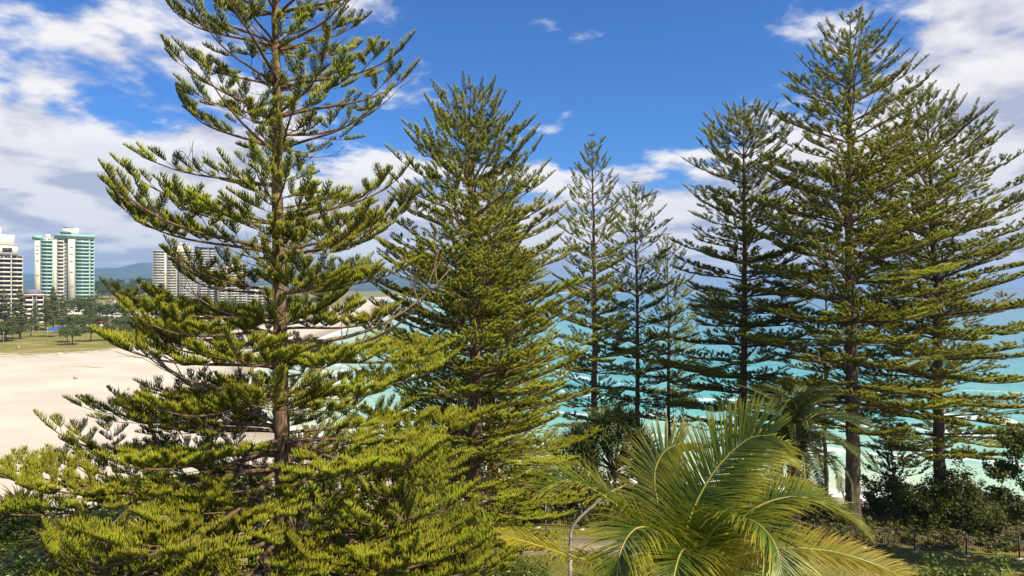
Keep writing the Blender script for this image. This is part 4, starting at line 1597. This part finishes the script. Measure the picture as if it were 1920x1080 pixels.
tower('apartment_tower', 287, 370, 780, 472, 2.95, [(1.5, 'balcony', 'white', 0), (0.25, 'blank', 'white', 0.6), (1.3, 'balcony', 'cream', 0), (0.35, 'band', 'slate', -2), (1.5, 'balcony', 'white', 0.4), (.8, 'balcony', 'white', 0.0)],
      'wide cream tower with white balcony bands right of the blue hills', wall='cream', pane='glass_pale',
      extras=[('roof_slab', -.51, .51, .01, 1.5, -1.8, 18.5, 'white'), ('penthouse', .0, .34, 1.5, 7.0, 2, 14, 'white'), ('penthouse', .1, .26, 7.0, 10.5, 3, 12, 'white')])
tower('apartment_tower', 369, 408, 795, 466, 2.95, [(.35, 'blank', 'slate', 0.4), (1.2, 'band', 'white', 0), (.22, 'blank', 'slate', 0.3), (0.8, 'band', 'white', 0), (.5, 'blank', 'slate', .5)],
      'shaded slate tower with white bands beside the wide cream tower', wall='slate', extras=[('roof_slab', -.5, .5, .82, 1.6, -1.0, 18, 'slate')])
tower('apartment_tower', 409, 462, 800, 503, 2.95, [(.8, 'balcony', 'white', 0), (.3, 'blank', 'cream', .4), (1.3, 'balcony', 'cream', 0), (.9, 'balcony', 'white', -.4)],
      'mid-height cream tower stepping down right of the slate tower', wall='cream', extras=[('roof_slab', -.5, .5, .01, 1.4, -1.8, 18, 'white'), ('plant_room', -.2, .2, 1.4, 4.5, 3, 12, 'white')])
tower('apartment_block', 463, 500, 760, 540, 3.0, [(1, 'balcony', 'white', 0), (.4, 'wall', 'white', .3), (1, 'balcony', 'white', 0)],
      'white mid-rise block just left of the nearest pine trunk', wall='white', extras=[('roof_slab', -.51, .51, .82, 1.5, -1.8, 18, 'white')])
tower('apartment_block', 500, 524, 740, 556, 3.0, [(1, 'balcony', 'white', 0), (.8, 'wall', 'white', .3)],
      'lowest white block seen beside the nearest pine trunk', wall='white', extras=[('roof_slab', -.51, .51, .82, 1.5, -1.8, 18, 'white')])


def house(px, base_py, D, w, dep, h, roof, wall, label, z=None, flat=False, rz=0.0, name='house', group='low buildings of the town'):
    x = (px - CX) / F * D
    zb = hgt(x, D) if z is None else z
    root = empty(name, (x, D, zb - 0.3), rz, label, 'house' if name == 'house' else 'building', group)
    mb = MB()
    mb.box((0, 0, h / 2 + 0.15), (w, dep, h + 0.3))
    obj('wall', mb.mesh('wall'), M[wall], root)
    mb = MB()
    if flat:
        mb.box((0, 0, h + 0.30 + 0.2), (w + 0.8, dep + 0.8, 0.4))
        mb.box((w * .2, 0, h + 1.2), (w * .15, dep * .3, 1.4))
    else:
        r = min(2.6, dep * 0.32)
        a, b = w / 2 + .5, dep / 2 + .5
        k = min(a * .75, b)
        v = [(-a, -b, 0), (a, -b, 0), (a, b, 0), (-a, b, 0), (-a + k, 0, r), (a - k, 0, r), (-a, -b, -.2), (a, -b, -.2), (a, b, -.2), (-a, b, -.2)]
        mb.add(np.array(v) + np.array([0, 0, h + 0.52]), t=[[1, 2, 5], [3, 0, 4]], q=[[0, 1, 5, 4], [2, 3, 4, 5], [0, 6, 7, 1], [1, 7, 8, 2], [2, 8, 9, 3], [3, 9, 6, 0], [6, 9, 8, 7]])
    obj('roof', mb.mesh('roof'), M[roof], root)
    nfl = max(1, int(h / 2.9))
    nw = max(2, int(w / 4.5))
    mb = MB()
    mb.box((0, 0, 0), (w / nw * .6, 0.12, 1.4))
    wm = mb.mesh('window')
    for f in range(nfl):
        for i in range(nw):
            obj('window', wm, M['glass'], root, (-w / 2 + (i + .5) * w / nw, -dep / 2 - 0.03, 0.3 + (f + .55) * h / nfl))
        if nfl > 1:
            mb = MB()
            mb.box((0, 0, 0), (w + .3, 0.7, 0.5))
            obj('balcony', mb.mesh('balcony'), M['white'], root, (0, -dep / 2 - 0.36, 0.3 + f * h / nfl + 0.26))


HS = [
    (232, 820, 26, 14, 6, 'tile', 'cream', 'red-roofed house on the wooded rise, left of two', False),
    (268, 800, 20, 13, 6, 'tile', 'white', 'red-roofed house on the wooded rise, right of two', False),
    (205, 520, 26, 16, 9, 'white', 'white', 'white building right of the teal tower base', True),
    (172, 470, 30, 14, 6, 'white', 'cream', 'low cream building in front of the teal tower', True),
    (215, 430, 34, 14, 6, 'white', 'white', 'long white low building behind the park trees', True),
    (255, 520, 30, 16, 7, 'white', 'cream', 'cream low block below the red-roofed houses', True),
    (270, 410, 30, 12, 5, 'white', 'white', 'white pavilion roof behind the beach bushes', True),
    (312, 470, 36, 16, 7, 'white', 'white', 'white low block below the wide cream tower', True),
    (345, 560, 40, 18, 8, 'white', 'cream', 'cream low block at the foot of the wide cream tower', True),
    (372, 420, 30, 12, 5, 'white', 'white', 'white low roof below the slate tower', True),
    (150, 360, 8, 6, 3, 'tile', 'cream', 'low red-roofed kiosk behind the blue shade sail', False),
    (192, 345, 8, 6, 3, 'tile', 'white', 'small red-roofed club house at the park edge', False),
    (58, 520, 26, 14, 12, 'tile', 'cream', 'red-tiled building behind the low grey block', False),
    (470, 560, 34, 14, 6, 'white', 'white', 'white low block left of the nearest trunk, below the towers', True),
    (130, 430, 24, 12, 8, 'white', 'cream', 'cream block at the foot of the teal tower', True),
]
for (px, D, w, dp, h, rf, wl, lb, fl) in HS:
    house(px, 0, D, w, dp, h, rf, wl, lb, flat=fl, rz=math.atan2(-(px - CX) / F * D, D) * 0.8, name='low_building' if fl else 'house')
for i, (px, D, w, h) in enumerate(((1060, 3600, 60, 16), (1098, 3800, 50, 22), (1135, 4000, 70, 16), (1165, 4050, 45, 26), (1205, 4200, 80, 18), (1232, 4350, 60, 30), (840, 2500, 50, 14), (880, 2600, 60, 18), (930, 2800, 50, 14), (985, 3000, 60, 20))):
    house(px, 0, D, w, 25, h, 'tile' if i % 3 == 0 else 'white', 'cream', 'pale building on the far shore of the bay, %s from the left' % ORD[(i + 4) % 10], flat=i % 3 != 0, name='house' if i % 3 == 0 else 'low_building', group='buildings across the bay')


# ------------------------------------------------------------------ park trees, sail, people
def gen_far_pine(seed, H=20.0, R=4.6):
    """a whole small pine, far away: trunk and tiers of twigs"""
    rng = np.random.RandomState(seed)
    tr = MB()
    tr.tube([(0, 0, 0), (0, 0, H * .5), (0, 0, H)], [0.34, 0.22, 0.04], 6)
    fo = MB()
    z = H * 0.13
    P_, D0, LN = [], [], []
    while z < H:
        f = (z - H * .13) / (H * .87)
        r = R * (1 - f) ** 0.72 * (0.55 + 0.45 * min(1, f * 5 + .4))
        k = rng.randint(5, 8)
        for j in range(k):
            az = rng.rand() * 6.28
            d = np.array([math.cos(az), math.sin(az), 0.1 + 0.7 * f])
            d = unit(d)
            L = r * rng.uniform(.7, 1.1)
            tr.tube([(0, 0, z), tuple(np.array([0, 0, z]) + d * L)], [0.06, 0.02], 3, cap=False)
            m = max(6, int(L * 10))
            t = rng.uniform(0.25, 1.0, m)
            lat = np.array([-d[1], d[0], 0])
            o = rng.uniform(-1, 1, m) * (0.30 * L * (1.15 - t))
            P_.append(np.array([0, 0, z]) + d * (L * t)[:, None] + lat * o[:, None])
            D0.append(nrm(d * .6 + lat * np.sign(o)[:, None] * .5 + UP * .6 + rng.normal(0, .25, (m, 3))))
            LN.append(rng.uniform(.5, .9, m))
        z += rng.uniform(0.7, 1.0)
    p, d, l = np.vstack(P_), np.vstack(D0), np.concatenate(LN)[:, None]
    n = len(p)
    u = nrm(np.cross(d, np.array([.3, .8, .5])))
    w = np.cross(d, u)
    V = np.stack([p, p + d * l * .5 + u * .16, p + d * l * .5 - u * .08 + w * .14, p + d * l * .5 - u * .08 - w * .14, p + d * l], 1)
    b = (np.arange(n) * 5)[:, None, None]
    t = np.array([[0, 2, 1], [0, 3, 2], [0, 1, 3], [1, 2, 4], [2, 3, 4], [3, 1, 4]])[None] + b
    fo.add(V.reshape(-1, 3), t=t.reshape(-1, 3), a=np.tile([0, .5, .5, .5, 1], n), r=np.repeat(rng.rand(n), 5))
    a, c = tr.mesh('trunk', True), fo.mesh('crown', False)
    a.materials.append(M['bark_dark'])
    c.materials.append(M['leaf_park'])
    return a, c


def gen_round_tree(seed, R=2.6, H=5.0):
    mb, cs = gen_leaves(70, 34, R, R, R * .7, seed, 0.34, 0.75, 0.45)
    st = MB()
    h = H - R * .6
    st.tube([(0, 0, 0), (0.1, 0, h * .6), (0, 0, h)], [0.16, 0.12, 0.07], 6)
    for i in range(5):
        e = cs[i * 3]
        st.tube([(0, 0, h * .6), tuple(np.array([e[0] * .5, e[1] * .5, h + e[2] * .2])), tuple(np.array([e[0] * .9, e[1] * .9, h + e[2] * .9]))], [0.07, 0.05, 0.02], 4)
    v = np.vstack(mb.v) + np.array([0, 0, h])
    m2 = MB()
    m2.add(v, t=np.vstack(mb.t), a=np.concatenate(mb.a), r=np.concatenate(mb.r))
    a, c = st.mesh('trunk', True), m2.mesh('crown', False)
    a.materials.append(M['twig'])
    c.materials.append(M['leaf_park'])
    return a, c


FP = [gen_far_pine(600 + i) for i in range(3)]
RT = [gen_round_tree(650 + i) for i in range(4)]


def plant(name, lib, px, D, sc, label, group, rg):
    x = (px - CX) / F * D
    root = empty(name, (x, D, hgt(x, D) - 0.1), rg.uniform(0, 6), label, 'tree', group)
    a, c = rg.choice(lib)
    obj('trunk', a, None, root, None, None, sc)
    obj('crown', c, None, root, None, None, sc)


rg = random.Random(77)
PK = [(8, 262, 1.0), (38, 275, 1.02), (86, 330, 0.85), (100, 335, 1.05), (118, 345, 0.85), (168, 375, 0.82), (238, 400, .7), (300, 395, .75), (345, 385, .8), (395, 400, .8), (440, 380, .85), (66, 350, .7)]
for i, (px, D, s) in enumerate(sorted(PK)):
    plant('park_pine', FP, px, D, s, 'pine in the beachside park, %s from the left' % ORD[i], 'pines in the beachside park', rg)
RK = []
for px in (4, 12, 24, 34, 48, 58, 116, 126, 136, 146, 156, 170, 186, 205, 224, 246, 262, 285, 305, 322, 340, 362, 385, 402, 420, 448, 475, 495):
    RK.append((px, rg.uniform(248, 325), rg.uniform(1.0, 1.6)))
for i, (px, D, s) in enumerate(RK):
    plant('park_tree', RT, px, D, s, 'small round park tree behind the sand, %s from the left' % ORD[i], 'small round park trees', rg)
TK = []
for px in (60, 84, 140, 160, 186, 200, 225, 240, 262, 280, 300, 330, 350, 380, 400, 425, 450, 480, 505, 530, 560, 590, 620, 660):
    TK.append((px, rg.uniform(385, 460) if px < 540 else rg.uniform(640, 900), rg.uniform(1.9, 2.9)))
for i, (px, D, s) in enumerate(TK):
    plant('street_tree', RT, px, D, s, 'leafy town tree among the low buildings, %s from the left' % ORD[i], 'leafy town trees', rg)
HK = [(190 + 9 * i + rg.uniform(-3, 3), rg.uniform(900, 1080), rg.uniform(2.2, 3.2)) for i in range(15)] + [(180 + 9 * i + rg.uniform(-3, 3), rg.uniform(860, 940), rg.uniform(2.6, 3.6)) for i in range(15)]
for i, (px, D, s) in enumerate(sorted(HK)):
    plant('hill_tree', RT, px, D, s, 'tree on the wooded rise between the towers, %s from the left' % ORD[i], 'trees on the wooded rise', rg)


def sail():
    D = 290.0
    c = P(92, 626, D)
    zb = hgt(c.x, D)
    root = empty('shade_sail', (c.x, D, zb), 0, 'bright blue shade sail on poles in the beachside park', 'shade sail')
    n = 10
    v, q = [], []
    for i in range(n):
        for j in range(n):
            u, w = i / (n - 1), j / (n - 1)
            z = 3.6 + 2.6 * ((u - .5) * (w - .5)) * 4 * .5 - 0.4 * math.sin(math.pi * u) * math.sin(math.pi * w)
            v.append(((u - .5) * 10.0 * (1 - .15 * math.sin(math.pi * w)), (w - .5) * 8 * (1 - .15 * math.sin(math.pi * u)), z))
    for i in range(n - 1):
        for j in range(n - 1):
            k = i * n + j
            q.append([k, k + 1, k + n + 1, k + n])
    mb = MB()
    mb.add(v, q=q)
    mb.add(np.array(v) + np.array([0, 0, .05]), q=[r[::-1] for r in q])
    obj('canopy', mb.mesh('canopy', True), M['sail'], root)
    for sx in (-1, 1):
        for sy in (-1, 1):
            mb = MB()
            mb.tube([(sx * 5.1, sy * 4.1, 0), (sx * 5.1, sy * 4.1, 3.7 + 1.3 * sx * sy)], 0.06, 6)
            obj('pole', mb.mesh('pole', True), M['galv'], root)


sail()
for i, (px, D) in enumerate(((7, 232), (62, 262), (89, 258), (160, 280))):
    x = (px - CX) / F * D
    root = empty('park_lamp', (x, D, hgt(x, D)), 0, 'thin white park lamp pole, %s from the left' % ORD[i], 'lamp post', 'thin park lamp poles')
    mb = MB()
    mb.tube([(0, 0, -.1), (0, 0, 5.6)], [0.07, 0.05], 6)
    obj('post', mb.mesh('post', True), M['galv'], root)
    mb = MB()
    mb.tube([(0, 0, 5.6), (0, 0, 5.75)], [0.22, 0.12], 8)
    obj('lamp_head', mb.mesh('lamp_head', True), M['lamp_white'], root)


def tent():
    D = 24.0
    px, py = 256, 768
    Dd = 22.0 * F / (py - CY)
    x = (px - CX) / F * Dd
    zb = hgt(x, Dd)
    root = empty('beach_tent', (x, Dd, zb), 0.3, 'blue pop-up beach shelter on the sand', 'tent')
    n = 9
    v, q = [], []
    for i in range(n):
        a = math.pi * i / (n - 1)
        for y in (-.7, .7):
            r = 1.0 if y < 0 else 0.75
            v.append((-1.25 * math.cos(a) * r, y, 1.35 * math.sin(a) * r))
    for i in range(n - 1):
        q.append([i * 2, i * 2 + 1, i * 2 + 3, i * 2 + 2])
    mb = MB()
    mb.add(v, q=q)
    mb.add(np.array(v) * 0.97, q=[r[::-1] for r in q])
    obj('canopy', mb.mesh('canopy', True), M['sail'], root)
    mb = MB()
    bk = [v[i * 2 + 1] for i in range(n)]
    mb.add(bk, t=[[0, i, i + 1] for i in range(1, n - 1)])
    obj('back_panel', mb.mesh('back_panel'), M['sail'], root)


tent()


def person_mesh(pose):
    """one continuous skinned figure, feet at the origin"""
    if pose == 'stand':
        J = [(0, 0, .95), (0, 0, 1.2), (0, 0, 1.42), (0, 0, 1.52), (0, 0, 1.68), (.1, 0, .9), (.12, .02, .48), (.12, .05, .06), (.13, -.10, .03), (-.1, 0, .9), (-.13, -.05, .48), (-.14, .02, .06), (-.15, -.12, .03), (.19, 0, 1.4), (.26, 0, 1.12), (.27, -.06, .86), (-.19, 0, 1.4), (-.27, 0, 1.12), (-.28, -.06, .86)]
    else:
        J = [(0, 0, .12), (0, .06, .38), (0, .08, .60), (0, .06, .70), (0, .04, .85), (.1, 0, .12), (.14, -.40, .38), (.14, -.72, .06), (.14, -.84, .08), (-.1, 0, .12), (-.14, -.40, .36), (-.15, -.74, .06), (-.15, -.86, .08), (.19, .08, .58), (.24, .2, .34), (.26, .28, .06), (-.19, .08, .58), (-.22, -.1, .40), (-.18, -.32, .36)]
    E = [(0, 1), (1, 2), (2, 3), (3, 4), (0, 5), (5, 6), (6, 7), (7, 8), (0, 9), (9, 10), (10, 11), (11, 12), (2, 13), (13, 14), (14, 15), (2, 16), (16, 17), (17, 18)]
    R = [.15, .14, .15, .06, .115, .09, .065, .045, .04, .09, .065, .045, .04, .06, .045, .035, .06, .045, .035]
    me = bpy.data.meshes.new('person')
    me.from_pydata(J, E, [])
    o = bpy.data.objects.new('person_source', me)
    COL.objects.link(o)
    sk = o.modifiers.new('Skin', 'SKIN')
    for v, r in zip(me.skin_vertices[0].data, R):
        v.radius = (r, r)
    me.skin_vertices[0].data[0].use_root = True
    sb = o.modifiers.new('Sub', 'SUBSURF')
    sb.levels = 1
    dg = bpy.context.evaluated_depsgraph_get()
    out = bpy.data.meshes.new_from_object(o.evaluated_get(dg))
    out.name = 'person'
    bpy.data.objects.remove(o)
    return out


def m_person(name, top, bottom, split):
    m, nt, b = new_mat(name)
    sep = N(nt, 'ShaderNodeSeparateXYZ')
    LK(nt, OBJC(nt), sep.inputs[0])
    z = sep.outputs[2]
    skin = (0.42, 0.25, 0.16)
    c = MIX(nt, MATH(nt, 'GREATER_THAN', z, split[0]), skin, bottom)
    c = MIX(nt, MATH(nt, 'GREATER_THAN', z, split[1]), c, top)
    c = MIX(nt, MATH(nt, 'GREATER_THAN', z, split[2]), c, skin)
    c = MIX(nt, MATH(nt, 'GREATER_THAN', z, split[3]), c, (0.07, 0.04, 0.025))
    LK(nt, c, b.inputs['Base Color'])
    b.inputs['Roughness'].default_value = 0.7
    return m


PS, PT = person_mesh('stand'), person_mesh('sit')
PEOPLE = [(270, 744, 's', (.12, .12, .16), (.05, .05, .09), 'person standing on the sand in dark clothes, above the blue shelter'),
          (300, 745, 't', (.5, .2, .14), (.3, .1, .08), 'person in red sitting on the sand right of the standing one'),
          (280, 754, 't', (.1, .12, .3), (.08, .08, .14), 'person in navy sitting between the blue shelter and the standing one'),
          (241, 732, 't', (.5, .28, .2), (.3, .12, .1), 'person sitting alone on the sand, uphill of the others'),
          (317, 755, 't', (.42, .16, .3), (.1, .1, .1), 'person in pink sitting on the sand near the pine boughs'),
          (248, 772, 't', (.6, .6, .6), (.1, .1, .2), 'person in white sitting at the left of the blue shelter'),
          (140, 711, 't', (.35, .2, .15), (.2, .1, .1), 'person lying back on the sand below the grass edge'),
          (35, 657, 's', (.75, .75, .75), (.2, .2, .22), 'person in white standing on the park lawn')]
for i, (px, py, k, tp, bt, lb) in enumerate(PEOPLE):
    D = (HC - 2.6) * F / (py - CY)
    for _ in range(4):
        x = (px - CX) / F * D
        D = (HC - hgt(x, D)) * F / (py - CY)
    me = (PS if k == 's' else PT).copy()
    me.materials.clear()
    me.materials.append(m_person('clothes', tp, bt, (0.5, 0.9, 1.45, 1.7) if k == 's' else (0.0, 0.25, 0.64, 0.9)))
    for pl in me.polygons:
        pl.use_smooth = True
    tag(obj('person', me, None, None, (x, D, hgt(x, D)), (0, 0, 1.3 * i)), lb, 'person', 'people on the beach')

# ------------------------------------------------------------------ the air
def haze():
    m = bpy.data.materials.new('sea_haze')
    m.use_nodes = True
    nt = m.node_tree
    nt.nodes.clear()
    out = N(nt, 'ShaderNodeOutputMaterial')
    v = N(nt, 'ShaderNodeVolumePrincipled')
    v.inputs['Color'].default_value = (0.34, 0.60, 1.0, 1)
    v.inputs['Density'].default_value = 0.00011
    v.inputs['Anisotropy'].default_value = 0.0
    LK(nt, v.outputs[0], out.inputs['Volume'])
    mb = MB()
    mb.box((1500, 8900, 150), (34000, 18600, 330))
    tag(obj('haze', mb.mesh('haze'), m), kind='stuff')


haze()
